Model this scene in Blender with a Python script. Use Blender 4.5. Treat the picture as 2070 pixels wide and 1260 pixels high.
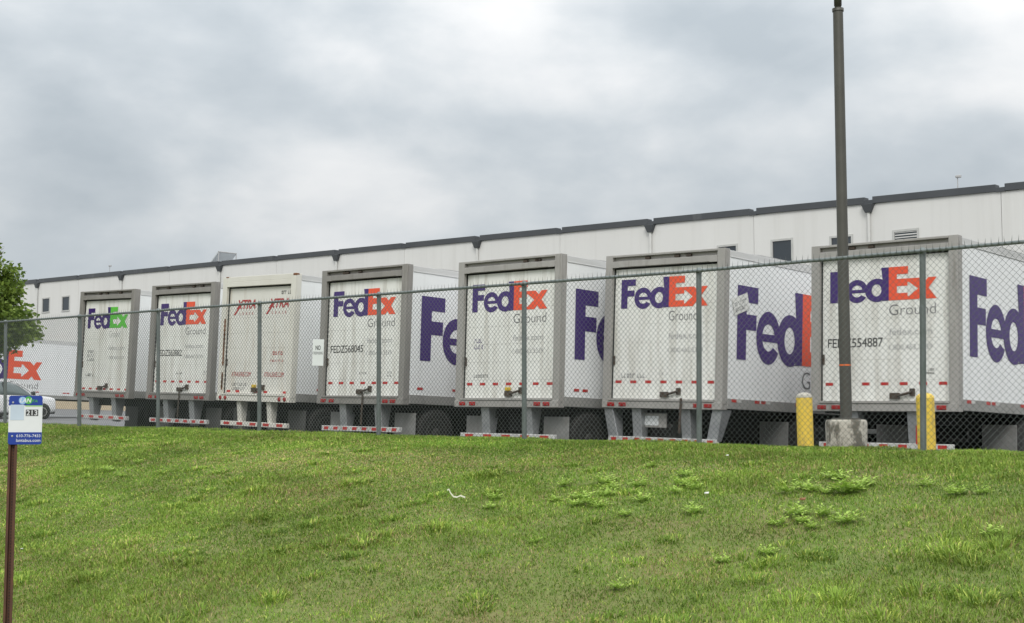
import bpy, bmesh, math, random
import numpy as np
from mathutils import Vector, Matrix

# ------------------------------------------------------------------ clear
for o in list(bpy.data.objects): bpy.data.objects.remove(o)
SC = bpy.context.scene
COL = SC.collection
R = math.radians
random.seed(7)
rng = np.random.default_rng(11)

# ------------------------------------------------------------------ camera
CZ = 2.5                                   # eye height above the road
YAW, PITCH = 0.72859, 0.08291
cam_d = bpy.data.cameras.new('camera'); cam = bpy.data.objects.new('camera', cam_d); COL.objects.link(cam)
cam.location = (0, 0, CZ); cam.rotation_euler = (math.pi/2 + PITCH, 0, YAW)
cam_d.sensor_width = 36; cam_d.lens = 2778.4/2070*36; cam_d.clip_end = 3000; cam_d.clip_start = .1
SC.camera = cam

# ------------------------------------------------------------------ sky, sun, exposure
SUN_EL, SUN_AZ = 44, 142                   # degrees; azimuth from +Y clockwise (behind the camera, to its right)
world = bpy.data.worlds.new('World'); SC.world = world; world.use_nodes = True
nt = world.node_tree; nt.nodes.clear()
def N(t, typ, **kw):
    n = t.nodes.new(typ)
    for k, v in kw.items(): setattr(n, k, v)
    return n
def ramp(t, stops, interp='LINEAR'):
    r = N(t, 'ShaderNodeValToRGB'); e = r.color_ramp.elements
    r.color_ramp.interpolation = interp
    while len(e) < len(stops): e.new(.5)
    for i, (p, c) in enumerate(stops):
        e[i].position = p; e[i].color = (c[0], c[1], c[2], 1) if not isinstance(c, (int, float)) else (c, c, c, 1)
    return r
sky = N(nt, 'ShaderNodeTexSky', sky_type='NISHITA'); sky.sun_disc = False
sky.sun_elevation = R(SUN_EL); sky.sun_rotation = R(SUN_AZ); sky.air_density = 1; sky.dust_density = 2
bg_sky = N(nt, 'ShaderNodeBackground'); bg_sky.inputs[1].default_value = .09
tc = N(nt, 'ShaderNodeTexCoord')
CL1, CL2 = (2.67, 2.1, 2.70), (8.1, 1.99, 8.86)
def cloud_noise(scale, sxyz, detail, rough, off, dist=0):
    mp = N(nt, 'ShaderNodeMapping'); mp.inputs['Scale'].default_value = sxyz; mp.inputs['Location'].default_value = off
    nz = N(nt, 'ShaderNodeTexNoise'); nz.inputs['Scale'].default_value = scale; nz.inputs['Detail'].default_value = detail
    nz.inputs['Roughness'].default_value = rough; nz.inputs['Distortion'].default_value = dist
    nt.links.new(tc.outputs['Generated'], mp.inputs['Vector']); nt.links.new(mp.outputs[0], nz.inputs['Vector'])
    return nz
n1 = cloud_noise(3.0, (1, 1, 2.5), 3, .45, CL1, .15)
n2 = cloud_noise(6.5, (1, 1, 1.9), 7, .5, CL2, .12)
mx = N(nt, 'ShaderNodeMix', data_type='FLOAT'); mx.inputs['Factor'].default_value = .5
nt.links.new(n1.outputs['Fac'], mx.inputs['A']); nt.links.new(n2.outputs['Fac'], mx.inputs['B'])
cr = ramp(nt, [(.35, (.42, .465, .50)), (.43, (.51, .55, .58)), (.485, (.60, .63, .65)), (.535, (.695, .71, .72)), (.61, (.80, .80, .795))])
nt.links.new(mx.outputs['Result'], cr.inputs['Fac'])
sep = N(nt, 'ShaderNodeSeparateXYZ'); nt.links.new(tc.outputs['Generated'], sep.inputs[0])
el = N(nt, 'ShaderNodeMapRange'); el.inputs['From Min'].default_value = .15; el.inputs['From Max'].default_value = 1
el.inputs['To Min'].default_value = 1.0; el.inputs['To Max'].default_value = 2.5      # overcast dome: brighter overhead
nt.links.new(sep.outputs['Z'], el.inputs['Value'])
bg_cl = N(nt, 'ShaderNodeBackground'); nt.links.new(cr.outputs[0], bg_cl.inputs[0]); nt.links.new(el.outputs[0], bg_cl.inputs[1])
ms = N(nt, 'ShaderNodeMixShader'); ms.inputs[0].default_value = .94
out = N(nt, 'ShaderNodeOutputWorld')
nt.links.new(sky.outputs[0], bg_sky.inputs[0]); nt.links.new(bg_sky.outputs[0], ms.inputs[1])
nt.links.new(bg_cl.outputs[0], ms.inputs[2]); nt.links.new(ms.outputs[0], out.inputs[0])

sun_d = bpy.data.lights.new('sun', 'SUN'); sun_d.energy = 1.5; sun_d.angle = R(25); sun_d.color = (1, .97, .92)
sun = bpy.data.objects.new('sun', sun_d); COL.objects.link(sun)
az = R(SUN_AZ); sdir = Vector((math.sin(az)*math.cos(R(SUN_EL)), math.cos(az)*math.cos(R(SUN_EL)), math.sin(R(SUN_EL))))
sun.location = (0, -20, 40); sun.rotation_euler = sdir.to_track_quat('Z', 'Y').to_euler()

SC.render.engine = 'CYCLES'; SC.cycles.max_bounces = 5; SC.cycles.diffuse_bounces = 3; SC.cycles.glossy_bounces = 2
SC.view_settings.view_transform = 'Standard'; SC.view_settings.look = 'None'
SC.view_settings.exposure = 0.15; SC.view_settings.gamma = 1; SC.view_settings.use_curve_mapping = False

# ------------------------------------------------------------------ materials
M = {}
def mat(name, col, rough=.6, metal=0., col2=None, nscale=3., nstretch=(1, 1, 1), namt=.5, bump=0., bscale=40., spec=.5, detail=6, dirt=None, world_pos=False):
    """Principled material; colour wanders between col and col2 with noise; optional dirt colour in streaks."""
    m = bpy.data.materials.new(name); m.use_nodes = True; t = m.node_tree; p = t.nodes['Principled BSDF']
    p.inputs['Roughness'].default_value = rough; p.inputs['Metallic'].default_value = metal
    p.inputs['Specular IOR Level'].default_value = spec
    tcn = N(t, 'ShaderNodeTexCoord'); oi = N(t, 'ShaderNodeObjectInfo')
    vm = N(t, 'ShaderNodeVectorMath', operation='MULTIPLY_ADD'); vm.inputs[1].default_value = (1, 1, 1)
    mul = N(t, 'ShaderNodeMath', operation='MULTIPLY'); mul.inputs[1].default_value = 37.
    cmb = N(t, 'ShaderNodeCombineXYZ')
    t.links.new(oi.outputs['Random'], mul.inputs[0])
    for k in range(3): t.links.new(mul.outputs[0], cmb.inputs[k])
    t.links.new(tcn.outputs['Object'], vm.inputs[0]); t.links.new(cmb.outputs[0], vm.inputs[2])
    if world_pos:                              # one unbroken pattern across neighbouring pieces
        gp = N(t, 'ShaderNodeNewGeometry'); t.links.new(gp.outputs['Position'], vm.inputs[0]); mul.inputs[1].default_value = 0.
    if col2 is None: col2 = tuple(c*.82 for c in col)
    mp = N(t, 'ShaderNodeMapping'); mp.inputs['Scale'].default_value = nstretch
    nz = N(t, 'ShaderNodeTexNoise'); nz.inputs['Scale'].default_value = nscale; nz.inputs['Detail'].default_value = detail; nz.inputs['Roughness'].default_value = .6
    t.links.new(vm.outputs[0], mp.inputs[0]); t.links.new(mp.outputs[0], nz.inputs['Vector'])
    r = ramp(t, [(.5-namt*.5, col2), (.5+namt*.5, col)]); t.links.new(nz.outputs['Fac'], r.inputs[0])
    last = r.outputs[0]
    if dirt:
        dcol, lo, hi, dsc, dstr, amt = dirt
        mp2 = N(t, 'ShaderNodeMapping'); mp2.inputs['Scale'].default_value = dstr
        nz2 = N(t, 'ShaderNodeTexNoise'); nz2.inputs['Scale'].default_value = dsc; nz2.inputs['Detail'].default_value = 8; nz2.inputs['Roughness'].default_value = .65
        t.links.new(vm.outputs[0], mp2.inputs[0]); t.links.new(mp2.outputs[0], nz2.inputs['Vector'])
        rr = ramp(t, [(lo, 0.), (hi, amt)]); t.links.new(nz2.outputs['Fac'], rr.inputs[0])
        mxn = N(t, 'ShaderNodeMix', data_type='RGBA'); mxn.inputs['B'].default_value = (*dcol, 1)
        t.links.new(rr.outputs[0], mxn.inputs['Factor']); t.links.new(last, mxn.inputs['A']); last = mxn.outputs['Result']
    t.links.new(last, p.inputs['Base Color'])
    if bump:
        nb = N(t, 'ShaderNodeTexNoise'); nb.inputs['Scale'].default_value = bscale; nb.inputs['Detail'].default_value = 5
        bp = N(t, 'ShaderNodeBump'); bp.inputs['Strength'].default_value = bump; bp.inputs['Distance'].default_value = .02
        t.links.new(tcn.outputs['Object'], nb.inputs['Vector']); t.links.new(nb.outputs['Fac'], bp.inputs['Height']); t.links.new(bp.outputs[0], p.inputs['Normal'])
    M[name] = m; return m

GRIME = ((.33, .30, .24), .47, .76, 1.7, (3.2, 3.2, .28), .7)
mat('door_white', (.80, .80, .765), .45, col2=(.73, .73, .69), nscale=.9, dirt=GRIME, world_pos=True)
mat('side_white', (.83, .84, .84), .35, col2=(.78, .79, .79), nscale=.7, nstretch=(1, 1, .3), dirt=((.42, .41, .38), .55, .85, 1.3, (2, 2, .25), .4))
mat('cream_paint', (.68, .665, .605), .5, col2=(.59, .57, .51), nscale=1.2, dirt=((.28, .15, .06), .60, .80, 3., (3, 3, .4), .7))
mat('cream_door', (.71, .70, .655), .5, col2=(.64, .63, .58), nscale=.9, dirt=((.36, .27, .16), .52, .78, 1.6, (3, 3, .4), .6), world_pos=True)
mat('rust', (.22, .09, .035), .9, col2=(.12, .05, .02), nscale=12)
mat('frame_grey', (.385, .37, .35), .55, .1, col2=(.30, .29, .27), nscale=2.5, nstretch=(1, 1, .4), bump=.15, bscale=25, dirt=((.13, .11, .09), .55, .8, 3, (3, 3, .4), .6))
mat('frame_dark', (.285, .27, .25), .55, .1, col2=(.22, .21, .195), nscale=2.5, nstretch=(1, 1, .4), bump=.15, bscale=25, dirt=((.10, .085, .07), .55, .8, 3, (3, 3, .4), .6))
mat('rail_grey', (.36, .355, .34), .5, .2, col2=(.27, .265, .25), nscale=2, nstretch=(1, .4, 1), dirt=((.12, .11, .10), .55, .8, 3, (1, 1, 1), .5))
mat('rail_light', (.62, .62, .61), .45, .1, col2=(.5, .5, .49), nscale=1.5, nstretch=(1, .3, 1))
mat('galvanised', (.40, .41, .42), .45, .45, col2=(.28, .29, .30), nscale=5, bump=.1)
mat('under_black', (.013, .013, .014), .8, col2=(.008, .008, .008), nscale=4, bump=.2)
mat('rubber', (.016, .016, .016), .85, col2=(.024, .023, .021), nscale=6, bump=.2)
mat('rim_dark', (.05, .048, .045), .7, .1, col2=(.03, .03, .028), nscale=6)
mat('rim_steel', (.40, .39, .37), .5, .3, col2=(.25, .24, .22), nscale=6)
mat('flap_white', (.27, .27, .26), .6, col2=(.18, .178, .17), nscale=4, dirt=((.12, .11, .1), .5, .75, 5, (1, 1, .5), .6))
mat('flap_grey', (.07, .07, .068), .7, col2=(.08, .08, .075), nscale=4)
mat('red_tape', (.52, .03, .025), .4, col2=(.36, .02, .02), nscale=8)
mat('white_tape', (.62, .62, .60), .4, col2=(.42, .42, .40), nscale=5, dirt=((.2, .18, .15), .5, .75, 6, (1, 1, 1), .6))
mat('tail_lens', (.34, .012, .012), .25, col2=(.22, .01, .01), nscale=5)
mat('purple', (.045, .017, .15), .4, col2=(.04, .015, .13), nscale=2)
mat('orange', (.82, .095, .035), .4, col2=(.74, .085, .03), nscale=2)
mat('green_print', (.12, .55, .06), .4, col2=(.10, .48, .05), nscale=2)
mat('grey_print', (.17, .17, .175), .5)
mat('pale_print', (.40, .40, .40), .5)
mat('black_print', (.035, .035, .035), .5)
mat('red_print', (.42, .02, .02), .45, col2=(.34, .02, .02))
mat('lock_dark', (.05, .045, .04), .6, .3, col2=(.09, .06, .04), nscale=9)
mat('lock_yellow', (.60, .42, .04), .6)
mat('concrete', (.50, .475, .41), .9, col2=(.36, .34, .29), nscale=6, bump=.8, bscale=14, dirt=((.07, .062, .045), .50, .57, 4.5, (1, 1, .45), .85))
mat('bollard_yellow', (.80, .57, .08), .5, col2=(.72, .50, .065), nscale=4, bump=.15, bscale=18, dirt=((.22, .18, .10), .52, .72, 6, (2, 2, .5), .65))
mat('pole_bronze', (.085, .082, .070), .5, .15, col2=(.062, .06, .051), nscale=3)
mat('orange_band', (.75, .16, .04), .6)
mat('fence_post', (.21, .235, .235), .5, .3, col2=(.15, .175, .17), nscale=6, nstretch=(1, 1, .5), dirt=((.07, .09, .06), .5, .75, 6, (2, 2, .6), .6))
mat('fence_wire', (.14, .155, .15), .5, .3, col2=(.09, .105, .10), nscale=1.5)
mat('wall_white', (.665, .66, .64), .8, col2=(.61, .605, .585), nscale=.35, nstretch=(1, 1, .3), dirt=((.46, .45, .42), .5, .85, .8, (2.2, 2.2, .09), .38))
mat('wall_tan', (.58, .48, .34), .85, col2=(.52, .43, .30), nscale=1)
mat('coping', (.075, .08, .088), .45, .2, col2=(.055, .06, .066), nscale=.6, nstretch=(1, 1, 1), dirt=((.2, .21, .21), .6, .75, .35, (1, .1, .1), .6))
mat('downspout', (.62, .62, .60), .6, col2=(.52, .52, .5), nscale=2)
mat('dock_door', (.42, .42, .41), .6, col2=(.36, .36, .35))
mat('dock_black', (.02, .02, .02), .85)
mat('window_frame', (.50, .50, .48), .5)
mat('roof_sheet', (.45, .46, .47), .4, .3)
mat('pale_panel', (.58, .61, .63), .3, .1)
mat('mast_grey', (.42, .42, .42), .5)
mat('asphalt', (.120, .120, .122), .92, col2=(.09, .09, .092), nscale=.35, bump=.3, bscale=60, dirt=((.055, .055, .055), .5, .7, .5, (1, 1, 1), .5))
mat('yard_asphalt', (.21, .212, .215), .92, col2=(.165, .167, .17), nscale=.35, bump=.3, bscale=60, dirt=((.10, .10, .10), .5, .7, .5, (1, 1, 1), .5))
mat('shade_asphalt', (.030, .030, .031), .92, col2=(.02, .02, .021), nscale=.5, bump=.3, bscale=60)  # near-black tone for the shade painted under the trailers
mat('kerb', (.42, .41, .38), .9, col2=(.32, .31, .29), nscale=4, bump=.3)
mat('paint_line', (.65, .65, .62), .7, col2=(.5, .5, .48), nscale=6)
mat('car_white', (.78, .78, .78), .22, col2=(.75, .75, .75), spec=.6)
mat('car_black', (.02, .02, .022), .5)
mat('car_lamp', (.62, .64, .66), .12, spec=.8)
mat('sign_blue', (.012, .045, .30), .4, col2=(.010, .04, .27))
mat('sign_white', (.74, .76, .76), .45, col2=(.68, .70, .70), nscale=5)
mat('sticker_blue', (.56, .65, .74), .4)
mat('logo_green', (.08, .42, .06), .4)
mat('logo_blue', (.32, .52, .80), .4)
mat('logo_lime', (.35, .62, .16), .4)
mat('post_brown', (.115, .055, .033), .7, .2, col2=(.075, .035, .022), nscale=8, dirt=((.2, .08, .03), .5, .7, 9, (2, 2, .6), .5))
mat('hole_dark', (.03, .025, .022), .9)
mat('bark', (.10, .075, .055), .9, col2=(.06, .045, .035), nscale=9, nstretch=(1, 1, .3), bump=.6, bscale=15)
mat('paper_white', (.75, .75, .72), .7)
mat('paper_dull', (.50, .50, .38), .8)
mat('dead_leaf', (.26, .12, .055), .8)
mat('soil', (.135, .185, .040), .95, col2=(.18, .16, .06), nscale=1.2, namt=.35, bump=.5, bscale=30)

def glass_mat(name, col, rough=.06):
    m = mat(name, col, rough, spec=.8, col2=tuple(c*.7 for c in col), nscale=.6); return m
glass_mat('window_glass', (.03, .04, .05)); glass_mat('car_glass', (.16, .20, .20))

def leaf_mat(name, dark, light, trans=.25, attr='tint', rough=.55):
    m = bpy.data.materials.new(name); m.use_nodes = True; t = m.node_tree; p = t.nodes['Principled BSDF']
    a = N(t, 'ShaderNodeAttribute'); a.attribute_name = attr
    r = ramp(t, [(0, dark), (1, light)]); t.links.new(a.outputs['Fac'], r.inputs[0])
    t.links.new(r.outputs[0], p.inputs['Base Color']); p.inputs['Roughness'].default_value = rough; p.inputs['Specular IOR Level'].default_value = .3
    tr = N(t, 'ShaderNodeBsdfTranslucent'); t.links.new(r.outputs[0], tr.inputs[0])
    mxs = N(t, 'ShaderNodeMixShader'); mxs.inputs[0].default_value = trans
    o = t.nodes['Material Output']; t.links.new(p.outputs[0], mxs.inputs[1]); t.links.new(tr.outputs[0], mxs.inputs[2]); t.links.new(mxs.outputs[0], o.inputs[0])
    M[name] = m; return m
leaf_mat('tree_leaf', (.045, .10, .016), (.27, .36, .06))
leaf_mat('weed_leaf', (.24, .40, .055), (.46, .62, .13), .3)
def grass_mat():
    m = bpy.data.materials.new('grass_blade'); m.use_nodes = True; t = m.node_tree; p = t.nodes['Principled BSDF']
    a = N(t, 'ShaderNodeAttribute'); a.attribute_name = 'blade_colour'
    t.links.new(a.outputs['Color'], p.inputs['Base Color']); p.inputs['Roughness'].default_value = .6; p.inputs['Specular IOR Level'].default_value = .2
    tr = N(t, 'ShaderNodeBsdfTranslucent'); t.links.new(a.outputs['Color'], tr.inputs[0])
    mxs = N(t, 'ShaderNodeMixShader'); mxs.inputs[0].default_value = .2
    o = t.nodes['Material Output']; t.links.new(p.outputs[0], mxs.inputs[1]); t.links.new(tr.outputs[0], mxs.inputs[2]); t.links.new(mxs.outputs[0], o.inputs[0])
    M['grass_blade'] = m
grass_mat()

# ------------------------------------------------------------------ mesh helpers
class MB:
    def __init__(s): s.v = []; s.f = []; s.sm = []
    def add(s, vs, fs, smooth=False):
        b = len(s.v); s.v += [tuple(v) for v in vs]; s.f += [tuple(i+b for i in f) for f in fs]; s.sm += [smooth]*len(fs); return s
    def box(s, x0, x1, y0, y1, z0, z1):
        v = [(x0,y0,z0),(x1,y0,z0),(x1,y1,z0),(x0,y1,z0),(x0,y0,z1),(x1,y0,z1),(x1,y1,z1),(x0,y1,z1)]
        return s.add(v, [(0,3,2,1),(4,5,6,7),(0,1,5,4),(1,2,6,5),(2,3,7,6),(3,0,4,7)])
    def hexa(s, b, t):          # bottom 4 points, top 4 points (both counter-clockwise seen from above)
        return s.add(list(b)+list(t), [(0,3,2,1),(4,5,6,7),(0,1,5,4),(1,2,6,5),(2,3,7,6),(3,0,4,7)])
    def tube(s, p0, p1, r0, r1=None, n=12, caps=True):
        r1 = r0 if r1 is None else r1
        p0 = Vector(p0); p1 = Vector(p1); d = (p1-p0).normalized()
        a = d.orthogonal().normalized(); b = d.cross(a)
        vs = []
        for p, r in ((p0, r0), (p1, r1)):
            for i in range(n):
                t = 2*math.pi*i/n; vs.append(p + a*(r*math.cos(t)) + b*(r*math.sin(t)))
        s.add(vs, [(i, (i+1) % n, n+(i+1) % n, n+i) for i in range(n)], True)
        if caps:
            s.add(vs[:n], [tuple(range(n-1, -1, -1))]); s.add(vs[n:], [tuple(range(n))])
        return s
    def lathe(s, prof, axis='x', n=24, c=(0, 0, 0)):     # prof: (along, radius)
        vs = []
        for (u, r) in prof:
            for i in range(n):
                t = 2*math.pi*i/n; a, b = r*math.cos(t), r*math.sin(t)
                vs.append({'x': (c[0]+u, c[1]+a, c[2]+b), 'z': (c[0]+a, c[1]+b, c[2]+u), 'y': (c[0]+b, c[1]+u, c[2]+a)}[axis])
        fs = [(k*n+i, k*n+(i+1) % n, (k+1)*n+(i+1) % n, (k+1)*n+i) for k in range(len(prof)-1) for i in range(n)]
        s.add(vs, fs, True); m = len(prof)-1
        s.add(vs[:n], [tuple(range(n-1, -1, -1))]); s.add(vs[m*n:], [tuple(range(n))])
        return s
    def mesh(s, name, m, bevel=0):
        me = bpy.data.meshes.new(name); me.from_pydata(s.v, [], s.f)
        me.polygons.foreach_set('use_smooth', s.sm); me.validate()
        if bevel:
            bm = bmesh.new(); bm.from_mesh(me)
            bmesh.ops.bevel(bm, geom=bm.edges[:], offset=bevel, segments=1, affect='EDGES', clamp_overlap=True)
            bm.to_mesh(me); bm.free()
        me.materials.append(M[m]); me.update(); return me
def obj(name, me, parent=None, loc=(0, 0, 0), rot=(0, 0, 0)):
    o = bpy.data.objects.new(name, me); COL.objects.link(o); o.location = loc; o.rotation_euler = rot
    if parent: o.parent = parent
    return o
def tag(o, label=None, cat=None, group=None, kind=None):
    if label: o['label'] = label
    if cat: o['category'] = cat
    if group: o['group'] = group
    if kind: o['kind'] = kind
    return o
def empty(name, loc, rot=(0, 0, 0)):
    o = bpy.data.objects.new(name, None); COL.objects.link(o); o.location = loc; o.rotation_euler = rot; o.empty_display_size = .3; return o
CACHE = {}
def cached(key, fn):
    if key not in CACHE: CACHE[key] = fn()
    return CACHE[key]

# flat print: polygons (with holes) and text, mapped on a plane by origin + u + v vectors
def curve_to_mesh(name, cu, m):
    o = bpy.data.objects.new('tmp', cu); me = bpy.data.meshes.new_from_object(o)
    bpy.data.objects.remove(o); bpy.data.curves.remove(cu); me.name = name; me.materials.clear(); me.materials.append(M[m]); return me
def poly_mesh(name, loops, m):
    cu = bpy.data.curves.new(name, 'CURVE'); cu.dimensions = '2D'; cu.fill_mode = 'BOTH'
    for lp in loops:
        sp = cu.splines.new('POLY'); sp.points.add(len(lp)-1)
        for i, (x, y) in enumerate(lp): sp.points[i].co = (x, y, 0, 1)
        sp.use_cyclic_u = True
    return curve_to_mesh(name, cu, m)
def text_mesh(name, txt, m, width, height, shear=0., bold=0., spacing=1.):
    cu = bpy.data.curves.new(name, 'FONT'); cu.body = txt; cu.size = 1; cu.shear = shear; cu.offset = bold; cu.space_character = spacing; cu.resolution_u = 4
    me = curve_to_mesh(name, cu, m)
    xs = [v.co.x for v in me.vertices]; ys = [v.co.y for v in me.vertices]
    x0, x1 = min(xs), max(xs); y1 = max(ys); y0 = 0.
    for v in me.vertices: v.co.x = (v.co.x-x0)/(x1-x0)*width; v.co.y = (v.co.y-y0)/(y1-y0)*height
    return me
REAR = Matrix(((1,0,0,0),(0,0,-1,0),(0,1,0,0),(0,0,0,1)))       # print facing -y
RSIDE = Matrix(((0,0,1,0),(1,0,0,0),(0,1,0,0),(0,0,0,1)))       # print facing +x, reading towards +y
def place_print(me, T): me.transform(T); return me
def arc(cx, cy, rx, ry, a0, a1, n=20):
    return [(cx+rx*math.cos(R(a0+(a1-a0)*i/n)), cy+ry*math.sin(R(a0+(a1-a0)*i/n))) for i in range(n+1)]
def logo_loops():
    F = [(0,0),(.075,0),(.075,.41),(.158,.41),(.158,.62),(.075,.62),(.075,.78),(.17,.78),(.17,1),(0,1)]
    cx, cy, rx, ry = .262, .335, .103, .365
    ix, iy = .053, .185
    e = arc(cx,cy,rx,ry,-33,-360,40)[:-1]                                          # outer, clockwise from the tail round to the right
    e = arc(cx,cy,rx,ry,-33,-180,22) + arc(cx,cy,rx,ry,180,-8,26)[1:]
    yb = cy-.055
    e += [(cx+rx*.985, yb), (cx-ix*.98, yb)]
    e += arc(cx,cy,ix,iy,198,318,12)
    eh = [(cx-ix*.93, cy+.05)] + arc(cx,cy+.02,ix*.98,iy*.92,172,8,14) + [(cx+ix*.93, cy+.05)]
    d = arc(.452,cy,.113,ry,62,298,30) + [(.492, .02), (.492, 0), (.563, 0), (.563, 1.03), (.492, 1.03)]
    dh = arc(.448,cy,.046,.19,0,360,26)[:-1]
    E = [(.563,0),(.745,0),(.745,.10),(.735,.10),(.735,.21),(.637,.21),(.637,.43),(.735,.43),(.735,.54),(.745,.54),(.745,.65),(.637,.65),(.637,.80),(.74,.80),(.74,1.03),(.563,1.03)]
    x = [(.745,.65),(.845,.65),(.888,.515),(.925,.65),(1.0,.65),(.925,.335),(1.0,0),(.905,0),(.872,.13),(.835,0),(.745,0),(.745,.10),(.832,.325),(.745,.55)]
    return [F, e, eh, d, dh], [E, x]
def logo_mesh(which, w, h, m):
    lp = logo_loops()[which]
    if which == 0:
        F, e, eh, d, dh = lp
        mes = []
        for grp, dz in (([F], 0), ([e, eh], .0006), ([d, dh], .0012)):
            me = poly_mesh('logo', [[(x*w, y*h) for x, y in l] for l in grp], m)
            for v in me.vertices: v.co.z = dz
            mes.append(me)
    else:
        mes = []
        for l, dz in ((lp[0], 0), (lp[1], .0006)):
            me = poly_mesh('logo', [[(x*w, y*h) for x, y in l]], m)
            for v in me.vertices: v.co.z = dz
            mes.append(me)
    bm = bmesh.new()
    for me in mes: bm.from_mesh(me); bpy.data.meshes.remove(me)
    me = bpy.data.meshes.new('logo'); bm.to_mesh(me); bm.free(); me.materials.append(M[m]); return me
def scribble(name, w, h, m, n, seed, rows=1):
    """rows of small marks standing for print too blurred to read"""
    rr = random.Random(seed); mb = MB(); rh = h/rows
    for r in range(rows):
        y0 = r*rh; x = 0
        while x < w:
            cw = w/n*rr.uniform(.45, .8); t = rh*.14; k = rr.randint(0, 3)
            hh = rh*.62
            def q(a, b, c, d): mb.add([(a, c, 0), (b, c, 0), (b, d, 0), (a, d, 0)], [(0,1,2,3)])
            q(x, x+cw*.25, y0, y0+hh)
            if k != 0: q(x+cw*.25, x+cw, y0+hh-t, y0+hh)
            if k != 1: q(x+cw*.25, x+cw, y0, y0+t)
            if k > 1: q(x+cw*.75, x+cw, y0+t, y0+hh-t)
            x += w/n*(1 if rr.random() > .15 else 1.7)
    return mb.mesh(name, m)

# ------------------------------------------------------------------ ground
def yard_z(x): return CZ - .306 - .0246*(x+33)
def crest_z(x):
    xx = np.clip(x, -45, 5); return CZ - .32 - (xx+7)*.0152
rs = np.random.RandomState(3)
LAT = rs.rand(6, 64, 64)
def vnoise(x, y, scale, k=0):
    x = np.asarray(x)/scale+100.37*k; y = np.asarray(y)/scale+57.1*k
    xi = np.floor(x).astype(int); yi = np.floor(y).astype(int); fx = x-xi; fy = y-yi
    fx = fx*fx*(3-2*fx); fy = fy*fy*(3-2*fy); L = LAT[k % 6]
    g = lambda a, b: L[a % 64, b % 64]
    return (g(xi,yi)*(1-fx)*(1-fy)+g(xi+1,yi)*fx*(1-fy)+g(xi,yi+1)*(1-fx)*fy+g(xi+1,yi+1)*fx*fy)
Y0B, Y1B = 4.6, 14.6
def bank_z(x, y):
    x = np.asarray(x, float); y = np.asarray(y, float)
    cz = crest_z(x); t = np.clip((y-Y0B)/(Y1B-Y0B), 0, 1)
    z = .08 + (cz-.08)*(1-(1-t)**1.35)
    back = np.clip((y-15.5)/.9, 0, 1); back = back*back*(3-2*back)
    z = z*(1-back) + (yard_z(x)+.13)*back
    lump = (vnoise(x,y,1.1,1)-.5)*.07 + (vnoise(x,y,.35,2)-.5)*.03 + (vnoise(x,y,3.2,3)-.5)*.12
    return z + lump*np.clip((y-Y0B)/1.2, 0, 1)*(1-np.clip((y-12.5)/2.0, 0, .8))*(1-back)
def sheet(name, m, xs, ys, zf, kind='structure', smooth=True):
    X, Y = np.meshgrid(xs, ys); Z = zf(X, Y); nx, ny = len(xs), len(ys)
    v = np.stack([X, Y, Z], -1).reshape(-1, 3)
    i = np.arange(ny-1)[:, None]*nx + np.arange(nx-1)[None]; f = np.stack([i, i+1, i+nx+1, i+nx], -1).reshape(-1, 4)
    me = bpy.data.meshes.new(name); me.from_pydata(v.tolist(), [], f.tolist()); me.polygons.foreach_set('use_smooth', [smooth]*len(f))
    me.materials.append(M[m]); return tag(obj(name, me), kind=kind)
sheet('ground', 'soil', np.linspace(-900, 900, 5), np.linspace(-900, 900, 5), lambda X, Y: X*0-3.0)
sheet('road', 'asphalt', np.linspace(-160, 90, 6), np.array([-9., -3, 0, 3.8]), lambda X, Y: X*0)
sheet('grass_bank', 'soil', np.concatenate([np.linspace(-160, -36, 32)[:-1], np.arange(-36, 1, .18), np.linspace(1, 90, 24)[1:]]),
      np.concatenate([np.arange(4.0, 16.5, .18), [16.5]]), lambda X, Y: bank_z(X, Y))
sheet('yard', 'yard_asphalt', np.linspace(-170, 90, 27), np.linspace(16.6, 140, 5), lambda X, Y: yard_z(X))
mb = MB()
for k in range(-27, 15):
    x0, x1 = k*6., k*6.+5.985
    mb.hexa([(x0,16.45,yard_z(x0)-.2),(x1,16.45,yard_z(x1)-.2),(x1,16.62,yard_z(x1)-.2),(x0,16.62,yard_z(x0)-.2)],
            [(x0,16.45,yard_z(x0)+.14),(x1,16.45,yard_z(x1)+.14),(x1,16.6,yard_z(x1)+.14),(x0,16.6,yard_z(x0)+.14)])
tag(obj('yard_kerb', mb.mesh('yard_kerb', 'kerb', .015)), kind='structure')
mb = MB().box(-160, 90, 3.8, 3.98, -.1, .13); tag(obj('road_kerb', mb.mesh('road_kerb', 'kerb', .015)), kind='structure')
def stall_line(x):
    z0 = yard_z(x-.05)+.010; z1 = yard_z(x+.05)+.010
    tag(obj('painted_line', MB().add([(x-.05,18,z0),(x+.05,18,z1),(x+.05,28.5,z1),(x-.05,28.5,z0)], [(0,1,2,3)]).mesh('painted_line', 'paint_line')), kind='structure')
sheet('under_trailer_shade', 'shade_asphalt', np.linspace(-31.0, 30, 8), np.array([16.9, 28, 41.]), lambda X, Y: yard_z(X)+.004)  # dark sheet added on the yard as painted shade under the trailers
for x in np.arange(-60, -6, 3.81): stall_line(float(x))

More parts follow.
